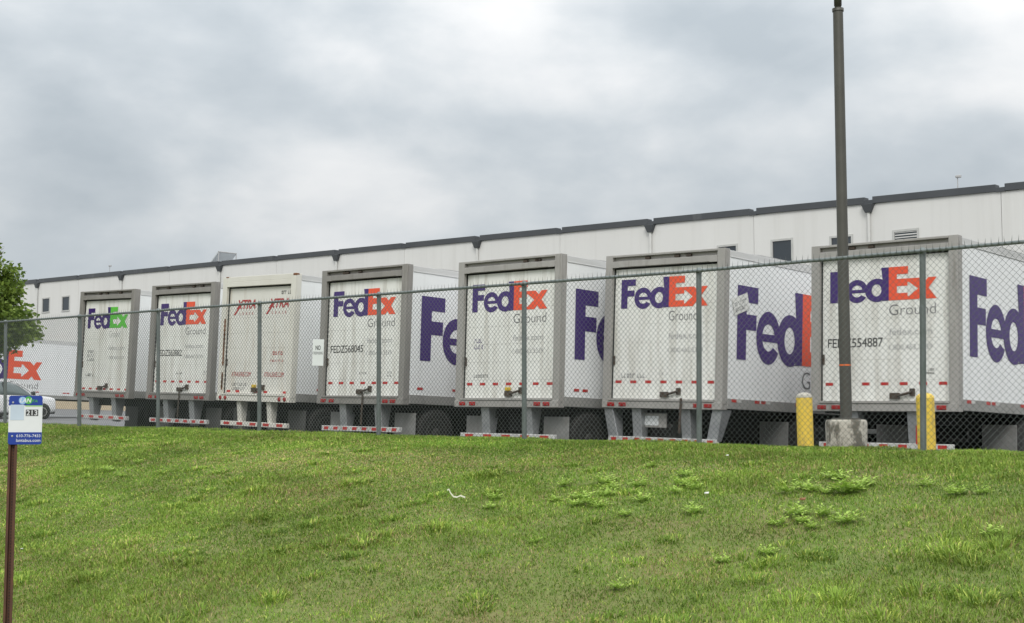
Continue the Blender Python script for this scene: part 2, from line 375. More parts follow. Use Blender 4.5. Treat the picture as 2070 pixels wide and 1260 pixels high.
# ------------------------------------------------------------------ warehouse
BY = 58.0
def roof_z(x): return CZ + 10.42 - .0198*(x+23)
PAN = 6.2; XJ0 = -29.6
wh = tag(empty('warehouse', (-60, BY, yard_z(-60))), 'long white warehouse with dark stepped roof edge behind the trailers', 'building')
WO = Vector((-60, BY, yard_z(-60)))
def wpart(name, mbm, m, bevel=0, parent=None):
    me = mbm.mesh(name, m, bevel); 
    for v in me.vertices: v.co -= WO
    return obj(name, me, parent or wh)
wins = [(-103.26,-102.12,9.22,10.37),(-100.2,-99.07,9.17,10.33),(-37.9,-36.78,7.80,8.97),(-34.8,-33.67,7.80,8.98),(-31.62,-30.5,7.70,8.86),(-28.43,-27.24,7.68,8.84)]
def wall_holes(x0, x1, z0, z1, holes, th=.25):
    mbm = MB(); xs = sorted({x0, x1, *[h[0] for h in holes], *[h[1] for h in holes]}); zs = sorted({z0, z1, *[h[2] for h in holes], *[h[3] for h in holes]})
    for a, b in zip(xs, xs[1:]):
        for c, d in zip(zs, zs[1:]):
            if any(h[0]-1e-6 <= a and b <= h[1]+1e-6 and h[2]-1e-6 <= c and d <= h[3]+1e-6 for h in holes): continue
            mbm.box(a, b, BY, BY+th, c, d)
    return mbm
k0, k1 = -16, 7
for k in range(k0, k1):
    a, b = XJ0+k*PAN, XJ0+(k+1)*PAN
    hs = [(w[0], w[1], w[2]+CZ, w[3]+CZ) for w in wins if a < w[0] and w[1] < b]
    ztop = roof_z(b)-.22
    wpart('wall_panel', wall_holes(a+.012, b-.012, yard_z((a+b)/2)-.5, ztop, hs), 'wall_white')
    g = .2                                                     # coping: sloped length with a low notch at each panel joint
    za, zb = roof_z(a+g), roof_z(b-g)
    c = MB().hexa([(a+g,BY-.09,za-.32),(b-g,BY-.09,zb-.32),(b-g,BY+.35,zb-.32),(a+g,BY+.35,za-.32)], [(a+g,BY-.09,za),(b-g,BY-.09,zb),(b-g,BY+.35,zb),(a+g,BY+.35,za)])
    wpart('coping', c, 'coping', .01)
    zn = roof_z(b)
    wpart('coping_notch', MB().hexa([(b-g,BY-.075,zn-.34),(b+g,BY-.075,zn-.34),(b+g,BY+.33,zn-.34),(b-g,BY+.33,zn-.34)], [(b-g,BY-.075,zn-.15),(b+g,BY-.075,zn-.15),(b+g,BY+.33,zn-.15),(b-g,BY+.33,zn-.15)]), 'coping')
    if k % 2 == 0:                                              # rainwater head and downspout
        x = a; z = roof_z(a)-.32
        ds = wpart('downspout', MB().tube((x, BY-.09, yard_z(x)+.2), (x, BY-.09, z-.3), .075, n=10), 'downspout')
        wpart('rain_head', MB().hexa([(x-.13,BY-.2,z-.42),(x+.13,BY-.2,z-.42),(x+.13,BY-.005,z-.42),(x-.13,BY-.005,z-.42)], [(x-.3,BY-.26,z-.03),(x+.3,BY-.26,z-.03),(x+.3,BY-.005,z-.03),(x-.3,BY-.005,z-.03)]), 'coping', .01, ds).parent = ds
    # dock doors with black seals at the foot, two per panel
    for q in (.28, .72):
        x = a+PAN*q; z0 = yard_z(x)+1.2
        if x < -75: continue
        dd = wpart('dock_door', MB().box(x-1.25, x+1.25, BY-.03, BY-.004, z0, z0+2.9), 'dock_door')
        s = wpart('dock_seal', MB().box(x-1.65, x-1.25, BY-.35, BY-.004, z0, z0+3.3).box(x+1.25, x+1.65, BY-.35, BY-.004, z0, z0+3.3).box(x-1.25, x+1.25, BY-.35, BY-.004, z0+2.9, z0+3.3), 'dock_black'); s.parent = dd
    z0 = yard_z((a+b)/2)
    if b < -70: wpart('base_band', MB().hexa([(a+.02,BY-.03,yard_z(a)-.3),(b-.02,BY-.03,yard_z(b)-.3),(b-.02,BY-.006,yard_z(b)-.3),(a+.02,BY-.006,yard_z(a)-.3)], [(a+.02,BY-.03,yard_z(a)+1.5),(b-.02,BY-.03,yard_z(b)+1.5),(b-.02,BY-.006,yard_z(b)+1.5),(a+.02,BY-.006,yard_z(a)+1.5)]), 'wall_tan')
for w in wins:
    x0, x1, z0, z1 = w[0], w[1], w[2]+CZ, w[3]+CZ
    fr = wpart('window', MB().box(x0-.05,x1+.05,BY-.03,BY+.06,z1-.05,z1+.05).box(x0-.05,x1+.05,BY-.05,BY+.06,z0-.06,z0+.04).box(x0-.05,x0+.05,BY-.03,BY+.06,z0+.04,z1-.05).box(x1-.05,x1+.05,BY-.03,BY+.06,z0+.04,z1-.05), 'window_frame')
    p = wpart('pane', MB().box(x0+.05, x1-.05, BY+.03, BY+.05, z0+.04, z1-.05), 'window_glass'); p.parent = fr
    if w[0] > -29:                                             # slatted blind showing at the head of the right-hand window
        for i in range(4):
            s = wpart('blind_slat', MB().box(x0+.06, x1-.06, BY+.0, BY+.028, z1-.10-.12*i, z1-.05-.12*i), 'downspout'); s.parent = fr
a, b = XJ0+k0*PAN, XJ0+k1*PAN
wpart('end_wall', MB().box(a-.2, a, BY, BY+80, yard_z(a)-1, roof_z(a)-.3), 'wall_white'); wpart('end_wall', MB().box(b, b+.2, BY, BY+80, yard_z(b)-1, roof_z(b)-.3), 'wall_white')
wpart('roof', MB().hexa([(a,BY+.3,roof_z(a)-1.0),(b,BY+.3,roof_z(b)-1.0),(b,BY+80,roof_z(b)-1.),(a,BY+80,roof_z(a)-1.)], [(a,BY+.3,roof_z(a)-.7),(b,BY+.3,roof_z(b)-.7),(b,BY+80,roof_z(b)-.7),(a,BY+80,roof_z(a)-.7)]), 'roof_sheet')
x, z = -100.6, CZ+5.85                                          # wall lamp on a bent arm
wl = wpart('wall_lamp', MB().tube((x,BY,z-.35),(x-.1,BY-.5,z-.2),.05).box(x-.9,x+.0,BY-.75,BY-.3,z-.12,z+.12), 'pole_bronze', .02)
# things on the roof
rh = tag(empty('roof_skylight', (-82, BY+1.5, roof_z(-82)-.7)), 'pale slanted skylight frame standing on the warehouse roof', 'skylight')
obj('slanted_panel', MB().hexa([(-1.75,0,.05),(-1.6,0,.05),(-1.6,1.6,.05),(-1.75,1.6,.05)], [(.35,0,1.65),(.5,0,1.65),(.5,1.6,1.65),(.35,1.6,1.65)]).mesh('slanted_panel', 'pale_panel'), rh)
obj('frame', MB().tube((.45,.02,0),(.45,.02,1.62),.04).tube((.45,1.58,0),(.45,1.58,1.62),.04).tube((-.7,.02,.85),(.45,.02,.1),.03).tube((.45,0,1.66),(.45,1.6,1.66),.05).tube((-1.7,.02,.06),(.45,.02,.06),.03).mesh('frame', 'mast_grey'), rh)
for nm, x, h, lab in (('roof_mast', -95.3, 1.35, 'thin short pole on the far left of the warehouse roof'), ('roof_mast', -25.85, 1.4, 'thin pole with small camera head on the roof at right')):
    r = tag(empty(nm, (x, BY+1.2, roof_z(x)-.7)), lab, 'roof pole')
    obj('pole', MB().tube((0,0,0),(0,0,h),.022).mesh('pole', 'mast_grey'), r)
    obj('head', MB().box(-.08,.16,-.08,.08,h-.02,h+.1).mesh('head', 'mast_grey', .02), r)

# ------------------------------------------------------------------ trailers
W, ZS, HB, LEN = 2.59, 1.08, 2.79, 8.53
ZT = ZS+HB; HW = W/2; PW = .155; NOSE = .021
DY = .09                                      # door set back behind the rear frame
DZ0, DZ1 = ZS+.17, ZT-.255
DX = HW-PW
NP = 7; PH = (DZ1-DZ0)/NP
def wheel(parent, x, y, side, rimm='rim_dark'):
    z = .50 + y*NOSE
    me = cached('tyre', lambda: MB().lathe([(-.12,.30),(-.135,.36),(-.13,.46),(-.10,.497),(-.05,.505),(.05,.505),(.10,.497),(.13,.46),(.135,.36),(.12,.30)], 'x', 28).mesh('wheel', 'rubber'))
    rm = cached('rim'+rimm, lambda: MB().lathe([(-.1,.1),(-.1,.295),(.122,.295),(.125,.265),(.06,.24),(.045,.14),(.10,.12),(.13,.11),(.13,.02)], 'x', 24).mesh('rim', rimm))
    w = obj('wheel', me, parent, (x, y, z), (0, 0, 0 if side > 0 else math.pi)); obj('rim', rm, w)
def letters(t, key, fn, name='lettering'):
    return obj(name, cached(key, fn), t)
def build_trailer(spec):
    s = spec; lease = s.get('lease'); plain = s.get('plain')
    x, y, z, tl = s['pos']
    ox = x - (-HW*math.cos(tl)+ZS*math.sin(tl)); oz = z+CZ - (HW*math.sin(tl)+ZS*math.cos(tl))
    t = tag(empty('box_trailer', (ox, y, oz), (-NOSE, tl, 0)), s['label'], 'trailer', s['group'])
    fm = 'cream_paint' if lease else s.get('frame', 'frame_grey'); dm = 'cream_door' if lease else 'door_white'; K = fm
    # box
    for sg in (-1, 1):
        obj('side_wall', cached(('sw', sg), lambda: MB().box(sg*HW-.02-.03*sg if sg > 0 else -HW+.0, sg*HW-.0 if sg > 0 else -HW+.05, .16, LEN-.05, ZS+.2, ZT-.14).mesh('side_wall', 'side_white')), t)
        tr = obj('top_rail', cached(('tr', sg), lambda: MB().box(min(sg*HW, sg*(HW-.06)), max(sg*HW, sg*(HW-.06)), .16, LEN, ZT-.14, ZT-.02).box(min(sg*(HW+.012), sg*HW), max(sg*(HW+.012), sg*HW), .17, LEN, ZT-.145, ZT-.125).mesh('top_rail', 'rail_light', .004)), t)
        obj('bottom_rail', cached(('br', sg), lambda: MB().box(min(sg*(HW+.014), sg*(HW-.06)), max(sg*(HW+.014), sg*(HW-.06)), .16, LEN, ZS+.02, ZS+.2).mesh('bottom_rail', 'rail_grey', .006)), t)
    obj('roof', cached('roof', lambda: MB().hexa([(-HW+.05,.1,ZT-.05),(HW-.05,.1,ZT-.05),(HW-.05,LEN,ZT-.05),(-HW+.05,LEN,ZT-.05)], [(-HW+.14,1.2,ZT+.005),(HW-.02,1.2,ZT+.005),(HW-.02,LEN,ZT+.005),(-HW+.14,LEN,ZT+.005)]).mesh('roof', 'rail_light')), t)
    obj('nose_wall', cached('nw', lambda: MB().box(-HW+.06, HW-.06, LEN-.06, LEN+.0, ZS+.1, ZT-.03).mesh('nose_wall', 'side_white')), t)
    def under():
        m = MB().box(-HW+.07, HW-.07, .2, LEN-.07, ZS+.06, ZS+.15)
        for k in range(24): m.box(-HW+.07, HW-.07, .35+k*.34, .39+k*.34, ZS-.03, ZS+.06)
        for sx in (-.5, .4): m.box(sx, sx+.1, .25, 5.6, ZS-.2, ZS-.03)
        return m.mesh('underframe', 'under_black')
    obj('underframe', cached('under', under), t)
    ax = s.get('axles', [1.0, 2.25])
    for ay in ax:
        obj('axle', cached('axle', lambda: MB().tube((-1.0,0,.5),(1.0,0,.5),.07).box(-.55,-.4,-.5,.5,.55,ZS-.1).box(.4,.55,-.5,.5,.55,ZS-.1).box(-.25,.25,-.55,-.25,.62,.95).mesh('axle', 'under_black')), t, (0, ay, ay*NOSE))
        for xx in (-1.13, -.83, .83, 1.13): wheel(t, xx, ay, xx, 'rim_steel' if ay in s.get('steel', ()) else 'rim_dark')
    for xx in (-.98, .98):
        obj('mud_flap', cached('flap_'+s.get('flap', 'flap_white'), lambda: MB().box(-.3,.3,-.008,.008,.22,.92).mesh('mud_flap', s.get('flap', 'flap_white'), .003)), t, (xx, ax[0]-.62, 0))
    for xx in (-.75, .75):
        lg = obj('landing_leg', cached('leg', lambda: MB().box(-.07,.07,-.07,.07,.35,ZS).box(-.05,.05,-.05,.05,.06,.35).hexa([(-.04,.07,.9),(.04,.07,.9),(.04,.5,ZS-.02),(-.04,.5,ZS-.02)],[(-.04,.07,.97),(.04,.07,.97),(.04,.57,ZS),(-.04,.57,ZS)]).mesh('landing_leg', 'lock_dark')), t, (xx, s.get('lgy', 5.5), s.get('lgy', 5.5)*NOSE))
        obj('foot', cached('foot', lambda: MB().box(-.15,.15,-.13,.13,.0,.06).mesh('foot', 'lock_dark', .01)), lg)
    # rear frame
    for sg in (-1, 1):
        obj('frame_post', cached(('post', sg, K), lambda: MB().box(min(sg*HW,sg*DX), max(sg*HW,sg*DX), 0, .16, ZS+.0, ZT).box(min(sg*(HW+.006),sg*HW), max(sg*(HW+.006),sg*HW), .03, .15, ZS+.1, ZT-.03).mesh('frame_post', fm, .006)), t)
        if not lease and not plain:
            obj('gusset', cached(('gus', sg, K), lambda: MB().hexa([(sg*DX-.16*(sg>0),-.006,ZT-.23),(sg*DX+.16*(sg<0),-.006,ZT-.23),(sg*DX+.16*(sg<0),.0,ZT-.23),(sg*DX-.16*(sg>0),.0,ZT-.23)],
                [(sg*DX-.03*(sg>0)-.1*(sg>0),-.006,ZT-.12),(sg*DX+.13*(sg<0),-.006,ZT-.12),(sg*DX+.13*(sg<0),.0,ZT-.12),(sg*DX-.13*(sg>0),.0,ZT-.12)]).mesh('gusset', fm)), t)
    hk = s.get('header', 0)
    def header():
        m = MB().box(-DX, DX, .0, .15, ZT-.225, ZT-.115)
        if lease: m.box(-DX, DX, .003, .15, ZT-.115, ZT)
        else: m.box(-DX, DX, .075, .15, ZT-.115, ZT-.04).box(-DX, DX, .004, .15, ZT-.04, ZT)
        return m.mesh('header', fm, .005)
    hd = obj('header', cached(('hdr', K), header), t)
    if not lease and not plain:
        rr = random.Random(s['seed'])
        for k in range(3):
            w_ = rr.uniform(.2, .5); c_ = rr.uniform(-.8, .8)
            obj('marker_lamp', MB().box(c_-.05, c_+.05, .03, .076, ZT-.10, ZT-.055).mesh('marker_lamp', 'lock_dark', .004), hd)
    si = obj('sill', cached(('sill', K), lambda: MB().box(-HW+.002, HW-.002, -.02, .16, ZS-.002, ZS+.125).box(-DX, DX, -.035, .15, ZS+.125, ZS+.165).mesh('sill', fm, .006)), t)
    if plain:
        obj('door', cached('pdoor', lambda: MB().box(-DX, DX, DY, DY+.04, DZ0-.004, DZ1).mesh('door', 'door_white')), t)
    else:
        obj('track_and_shade', cached('gap', lambda: MB().box(-DX, DX, DY+.05, DY+.07, ZS+.1, ZT-.2).box(-DX, -DX+.012, DY-.02, DY+.05, DZ0, DZ1).box(DX-.012, DX, DY-.02, DY+.05, DZ0, DZ1).box(-DX, DX, .08, DY+.05, DZ1+.004, DZ1+.03).mesh('track_and_shade', 'under_black')), t)  # black tracks and backing; the strip across the top is painted-in recess shadow
        pm = cached(('panel', K), lambda: MB().box(-DX+.014, DX-.014, 0, .035, .001, PH-.001).mesh('door_panel', dm, .0022))
        for k in range(NP):
            obj('door_panel', pm, t, (0, DY+(.0 if k < NP-1 else .004), DZ0+k*PH))
    # bumper
    bt = s.get('bumper', 'two')
    bm_ = 'cream_paint' if lease else 'galvanised'
    bw = 1.17
    bz = s.get('bz', 0.)
    b = obj('bumper_bar', cached(('bar', K), lambda: MB().box(-bw, bw, .04, .13, ZS-.555, ZS-.45).mesh('bumper_bar', 'cream_paint' if lease else 'white_tape', .008)), t, (0, 0, bz))
    if not plain:
        n = s.get('btape', 7)
        tm = cached(('bt', n), lambda: MB().box(-bw/n*.45, bw/n*.45, -.003, 0, -.030, .030).mesh('reflector_strip', 'red_tape'))
        for k in range(n): obj('reflector_strip', tm, b, (-bw+2*bw*(k+.5)/n, .04, ZS-.5))
    lw, ld = (.075, .09) if lease else (.10, .13)
    for xx in (-.56, .50):
        obj('bumper_leg', cached(('bl', K), lambda: MB().hexa([(-lw,.13,ZS-.6),(lw,.13,ZS-.6),(lw,.13+ld,ZS-.6),(-lw,.13+ld,ZS-.6)], [(-lw,.05,ZS),(lw,.05,ZS),(lw,.05+ld*2.4,ZS),(-lw,.05+ld*2.4,ZS)]).mesh('bumper_leg', bm_, .008)), t, (xx, 0, 0))
    if bt == 'four':
        for sg in (-1, 1):
            obj('bumper_leg', cached(('bl4', sg), lambda: MB().hexa([(sg*1.06-.11,.06,ZS-.55),(sg*1.06+.11,.06,ZS-.55),(sg*1.06+.11,.2,ZS-.55),(sg*1.06-.11,.2,ZS-.55)], [(sg*1.18-.1,.03,ZS),(sg*1.18+.1,.03,ZS),(sg*1.18+.1,.34,ZS),(sg*1.18-.1,.34,ZS)]).mesh('bumper_leg', 'galvanised', .008)), t)
    if plain: return t
    # lamps
    if lease:
        lm = cached('rl', lambda: MB().lathe([(-.012,.02),(-.012,.045),(.0,.05),(.01,.05)], 'y', 16).mesh('tail_light', 'tail_lens')); xs = (-1.14, -.96, .96, 1.14)
    else:
        lm = cached('ol', lambda: MB().hexa([(-.075,-.01,-.03),(.075,-.01,-.03),(.085,.0,-.04),(-.085,.0,-.04)], [(-.075,-.01,.03),(.075,-.01,.03),(.085,.0,.04),(-.085,.0,.04)]).mesh('tail_light', 'tail_lens', .006)); xs = (-1.08, -.82, .80, 1.02)
    for xx in xs: obj('tail_light', lm, t, (xx, -.022, ZS+.062))
    # red tape across the door
    tz = s.get('tape', .43); tn = 7
    rt = cached('rt', lambda: MB().box(-.068, .068, -.003, -.0005, -.025, .025).mesh('reflector_strip', 'red_tape'))
    for k in range(tn):
        if lease and k in (2, 5): continue
        obj('reflector_strip', rt, t, (-DX+.14+k*(2*DX-.28)/(tn-1), DY, ZS+tz))
    # lock and strap
    lx = s.get('lock', .2)
    lk = obj('door_lock', MB().box(lx-.14,lx+.02,DY-.06,DY,DZ0+.03,DZ0+.13).tube((lx,DY-.05,DZ0+.08),(lx+.24,DY-.05,DZ0+.14),.022).box(lx+.2,lx+.28,DY-.05,DY,DZ0+.08,DZ0+.2).mesh('door_lock', 'lock_dark', .008), t)
    if s.get('ylock'): obj('lock_cap', MB().box(lx-.12,lx-.02,DY-.07,DY-.0,DZ0+.131,DZ0+.2).mesh('lock_cap', 'lock_yellow', .01), lk)
    if s.get('strap'):
        sx = s['strap']; obj('strap', MB().hexa([(sx-.02,-.045,ZS-.42),(sx+.03,-.045,ZS-.42),(sx+.03,-.04,ZS-.42),(sx-.02,-.04,ZS-.42)], [(sx,-.045,ZS+.19),(sx+.05,-.045,ZS+.19),(sx+.05,-.04,ZS+.19),(sx,-.04,ZS+.19)]).mesh('strap', 'lock_dark'), t)
    if s.get('plate'): obj('plate_holder', MB().box(-.5, .0, .2, .24, ZS-.34, ZS-.08).mesh('plate_holder', 'frame_grey', .01), t); 
    if s.get('plate'): obj('licence_plate', MB().box(-.46, -.16, .188, .198, ZS-.30, ZS-.13).mesh('licence_plate', 'sign_white'), t)
    lh = obj('door_handle', MB().box(-DX+.02, -DX+.055, DY-.03, DY, ZS+.78, ZS+.95).mesh('door_handle', 'lock_dark', .006), t)
    # print on the door
    L0 = -HW
    def on_rear(u, v): return Matrix.Translation((L0+u, DY-.004, ZS+v)) @ REAR
    def pr(name, me, u, v): return obj(name, place_print(me, on_rear(u, v)), t)
    if not lease:
        lw_, lh_ = 1.89, .53
        letters(t, ('lgP',), lambda: place_print(logo_mesh(0, lw_, lh_, 'purple'), on_rear(.31, 1.81)), 'logo_lettering')
        letters(t, ('lgX', s['ex']), lambda: place_print(logo_mesh(1, lw_, lh_, s['ex']), on_rear(.31, 1.81)), 'logo_lettering')
        if s.get('ground', 1):
            gm = s.get('gm', 'grey_print'); gw = s.get('gw', .80)
            letters(t, ('gr', gm, gw), lambda: place_print(text_mesh('word', 'Ground', gm, gw, .175, bold=-.012), on_rear(1.38, 1.565)), 'word_lettering')
        if s.get('number'):
            pr('number_lettering', text_mesh('number', s['number'], 'black_print', 1.0, .15, bold=.0, spacing=.95), .27, 1.06)
        letters(t, ('web',), lambda: place_print(text_mesh('web', 'fedex.com', 'pale_print', .74, .11, bold=-.006), on_rear(1.38, 1.24)), 'web_lettering')
        letters(t, ('tel',), lambda: place_print(text_mesh('tel', '1.800.463.3339', 'pale_print', .74, .085, bold=-.006), on_rear(1.38, 1.0)), 'phone_lettering')
    for (u, v, w_, h_, mm, n_, rows) in s.get('marks', []):
        pr('small_print', scribble('small_print', w_, h_, mm, n_, hash((round(u*100), round(v*100))) % 999, rows), u, v)
    if s.get('side_logo', 0):
        def on_side(u, v): return Matrix.Translation((HW+.006, u, ZS+v)) @ RSIDE
        letters(t, 'slP', lambda: place_print(logo_mesh(0, 3.95, 1.3, 'purple'), on_side(.42, .89)), 'logo_lettering')
        letters(t, 'slX', lambda: place_print(logo_mesh(1, 3.95, 1.3, 'orange'), on_side(.42, .89)), 'logo_lettering')
        letters(t, 'slG', lambda: place_print(text_mesh('word', 'Ground', 'grey_print', 1.55, .32, bold=-.014), on_side(2.66, .46)), 'word_lettering')
    rtS = cached('rtS', lambda: MB().box(0, .003, -.075, .075, -.025, .025).mesh('reflector_strip', 'red_tape'))
    wtS = cached('wtS', lambda: MB().box(0, .003, -.075, .075, -.025, .025).mesh('reflector_strip', 'white_tape'))
    for k, yy in enumerate(s.get('stape', (.35, 1.1, 1.3, 2.5, 2.7, 4.0, 4.2, 5.6, 5.8, 7.2))):
        obj('reflector_strip', rtS, t, (HW+.0145 if not s.get('stz') else HW+.004, yy, ZS+s.get('stz', .165)))
        if not s.get('stz'): obj('reflector_strip', wtS, t, (HW+.0145, yy+.16, ZS+s.get('stz', .165)))
    return t

FR = 'box trailers parked in the front row along the fence'
ORG = 'orange'
T = [
 dict(pos=(-32.985,19.489,.774,.035), frame='frame_dark', seed=1, ex='green_print', gm='pale_print', gw=.5, number=None, tape=.225, lock=-.12, btape=5, axles=[2.2,3.4],
      flap='flap_grey', label='white box trailer with purple and green lettering on its rear door', marks=[(.40,.95,.28,.32,'grey_print',5,3),(.36,.55,.36,.11,'black_print',6,1)], stape=(.9,1.1,3,3.2), stz=.28),
 dict(pos=(-29.210,19.212,.655,.028), frame='frame_dark', seed=2, ex='orange', number='FEDZ563882', tape=.44, lock=.05, btape=7, strap=.12, axles=[1.0,2.2],
      flap='flap_grey', label='white grey-framed trailer between the green-lettered one and the cream one', marks=[(1.1,.62,.22,.06,'black_print',5,1),(1.35,.22,.14,.16,'black_print',3,2),(2.2,.60,.08,.12,'black_print',2,2)]),
 dict(pos=(-25.752,18.792,.577,.033), seed=3, lease=True, tape=.215, lock=.02, ylock=True, btape=5, axles=[1.1,2.3],
      flap='flap_grey', label='cream framed rusty box trailer with red slanted lettering on its door', stape=(.8,1.0), stz=.30,
      marks=[(.42,.24,.5,.2,'grey_print',9,2),(2.02,2.36,.3,.12,'black_print',5,1),(1.82,1.03,.36,.12,'red_print',4,1),(1.75,.88,.46,.07,'red_print',9,1)]),
 dict(pos=(-22.224,18.757,.463,.018), frame='frame_dark', seed=4, ex='orange', number='FEDZ568045', tape=.43, lock=.0, btape=8, strap=.13, axles=[1.0,3.0], steel=(3.0,), side_logo=1,
      label='white box trailer with black number 568045, right of the cream trailer', marks=[(1.18,.61,.2,.06,'black_print',4,1),(1.35,.2,.16,.17,'black_print',3,2),(2.02,.55,.14,.13,'grey_print',3,2)], stz=.33, stape=(.45,1.45,1.8,3.2,3.5)),
 dict(pos=(-18.43,18.980,.363,.014), bz=-.04, seed=5, ex='orange', number=None, tape=.435, lock=.08, ylock=True, btape=5, axles=[.95,2.2], side_logo=1,
      label='middle white box trailer with a small dark emblem left on its door', marks=[(.40,1.1,.2,.24,'purple',4,2),(.40,.56,.34,.09,'grey_print',6,1)], stz=.33, stape=(.5,.75,2.0,2.3,3.5)),
 dict(pos=(-15.573,19.907,.335,.025), bz=-.06, seed=6, ex='orange', number=None, gw=.6, tape=.475, lock=.1, bumper='four', btape=9, strap=.45, plate=True, axles=[2.85], side_logo=1,
      label='white trailer with splayed bumper legs and sheet taped over its side lettering', marks=[(.36,.55,.5,.12,'grey_print',8,1),(1.2,.6,.16,.06,'pale_print',3,1)]),
 dict(pos=(-11.695,20.644,.249,.012), bz=-.06, seed=7, ex='orange', number='FEDZ554887', tape=.45, lock=.25, btape=7, axles=[2.95], side_logo=1,
      label='white box trailer behind the dark lamp pole, rightmost of front row', marks=[(2.0,.6,.16,.11,'black_print',4,2)]),
]
troots = []
for s in T:
    s['group'] = FR; troots.append(build_trailer(s))
obj('reflector_strip', MB().box(.565, .597, .035, .047, ZS-.52, ZS-.22).mesh('reflector_strip', 'red_tape'), troots[6])
# red print of the cream trailer
t3 = troots[2]
def rear_T(u, v, d=.004): return Matrix.Translation((-HW+u, DY-d, ZS+v)) @ REAR
for u in (.42, 1.58):
    obj('name_lettering', place_print(text_mesh('name', 'XTRA', 'red_print', .70, .20, shear=.35, bold=.02), rear_T(u, 2.07)), t3)
    mb = MB().add([(0,-.12,0),(.07,-.12,0),(.30,.12,0),(.22,.10,0)], [(0,1,2,3)]); obj('lettering_tail', place_print(mb.mesh('tail', 'red_print'), rear_T(u-.08, 2.05, .005)), t3)
    obj('name_lettering', place_print(text_mesh('name', 'LEASE', 'red_print', .50, .06, spacing=1.9, bold=-.005), rear_T(u+.14, 1.93)), t3)
    obj('web_lettering', place_print(text_mesh('web', 'XTRALEASE.COM', 'red_print', .70, .10, shear=.25), rear_T(u-.04, .55)), t3)
obj('name_lettering', place_print(text_mesh('name', 'XTRA', 'red_print', 1.5, .4, shear=.35, bold=.02), Matrix.Translation((HW+.004, 2.35, ZS+.5)) @ RSIDE), t3)
for (a0, b0, z0, h0) in ((HW-.1, HW+.005, ZT-.05, .055), (-HW+.1, -HW+.2, ZT-.02, .03)):
    obj('rust_patch', MB().box(a0, b0, -.004, .10, z0, z0+h0).mesh('rust_patch', 'rust', .01), t3)
for i in range(9):
    z0 = DZ0+random.uniform(0, 1.9); obj('rust_streak', MB().box(-DX-.03, -DX+.004, -.003, .02, z0, z0+random.uniform(.15, .5)).mesh('rust_streak', 'rust'), t3)
# paper taped over the side lettering of the sixth trailer
t6 = troots[5]
st = tag(obj('paper_sheet', MB().box(0,.004,-.25,.25,-.15,.15).mesh('paper_sheet', 'paper_white')), 'white sheet of paper taped over purple letter on trailer side', 'paper')
M6 = Matrix.LocRotScale(t6.location, t6.rotation_euler, None)
st.matrix_world = M6 @ Matrix.Translation((HW+.012, .52, ZS+1.86)) @ Matrix.Rotation(R(18), 4, 'X')
obj('small_print', place_print(scribble('small_print', .34, .2, 'grey_print', 7, 5, 2), Matrix.Translation((.006, -.2, -.1)) @ RSIDE), st)

# far trailer seen side-on at the left edge
t8s = dict(lgy=4.95, pos=(-62.79,29.45,yard_z(-62.79)-CZ+ZS-.1,.02), seed=8, ex='orange', axles=[1.0,2.2], side_logo=1, stz=.32, label='white box trailer seen side-on behind the white car and tree', group='box trailers in the second row')
build_trailer(t8s)
for k in range(11):
    xx = -42.0+k*3.86
    build_trailer(dict(pos=(xx-HW, 29.6+random.uniform(-.3,.3), yard_z(xx-HW)-CZ+ZS+.03, .02), plain=True, seed=20+k, axles=[1.0,2.2], flap='under_black', group='box trailers in the second row', label='white box trailer in the second row, hidden behind the front row'))

# ------------------------------------------------------------------ chain-link fence
FY = 14.97
def rail_z(x): return CZ + 2.02 + max(0, (-x-10))*.0135
fence = tag(empty('chain_link_fence', (-17.5, FY, float(crest_z(-17.5)))), 'tall grey chain-link fence with spiked top along the grass crest', 'fence')
FO = fence.location.copy()
def fpart(name, mbm, m, kind=None):
    me = mbm.mesh(name, m)
    for v in me.vertices: v.co -= FO
    o = obj(name, me, fence); 
    if kind: o['kind'] = kind
    return o
posts = [(-34.2,-.12),(-31.15,-.12),(-28.10,-.13),(-25.1,-.1),(-22.33,-.08),(-19.26,-.05),(-16.21,-.02),(-13.12,0.),(-10.1,.03),(-7.02,.06),(-3.97,.06),(-.9,.06)]
for i, (x, ln) in enumerate(posts):
    x -= .045
    zb = float(crest_z(x)); zt = rail_z(x)
    rr = .036 if i != 3 else .042
    fpart('fence_post', MB().tube((x, FY+.05, zb-.4), (x+ln, FY+.05, zt-.02), rr, n=12).lathe([(0,rr+.006),(.05,rr+.006),(.075,rr*.6)], 'z', 12, (x+ln, FY+.05, zt-.03)), 'fence_post')
for (xa, la), (xb, lb) in zip(posts, posts[1:]):
    fpart('top_rail', MB().tube((xa+la, FY, rail_z(xa)), (xb+lb, FY, rail_z(xb)), .023, n=10), 'fence_post')
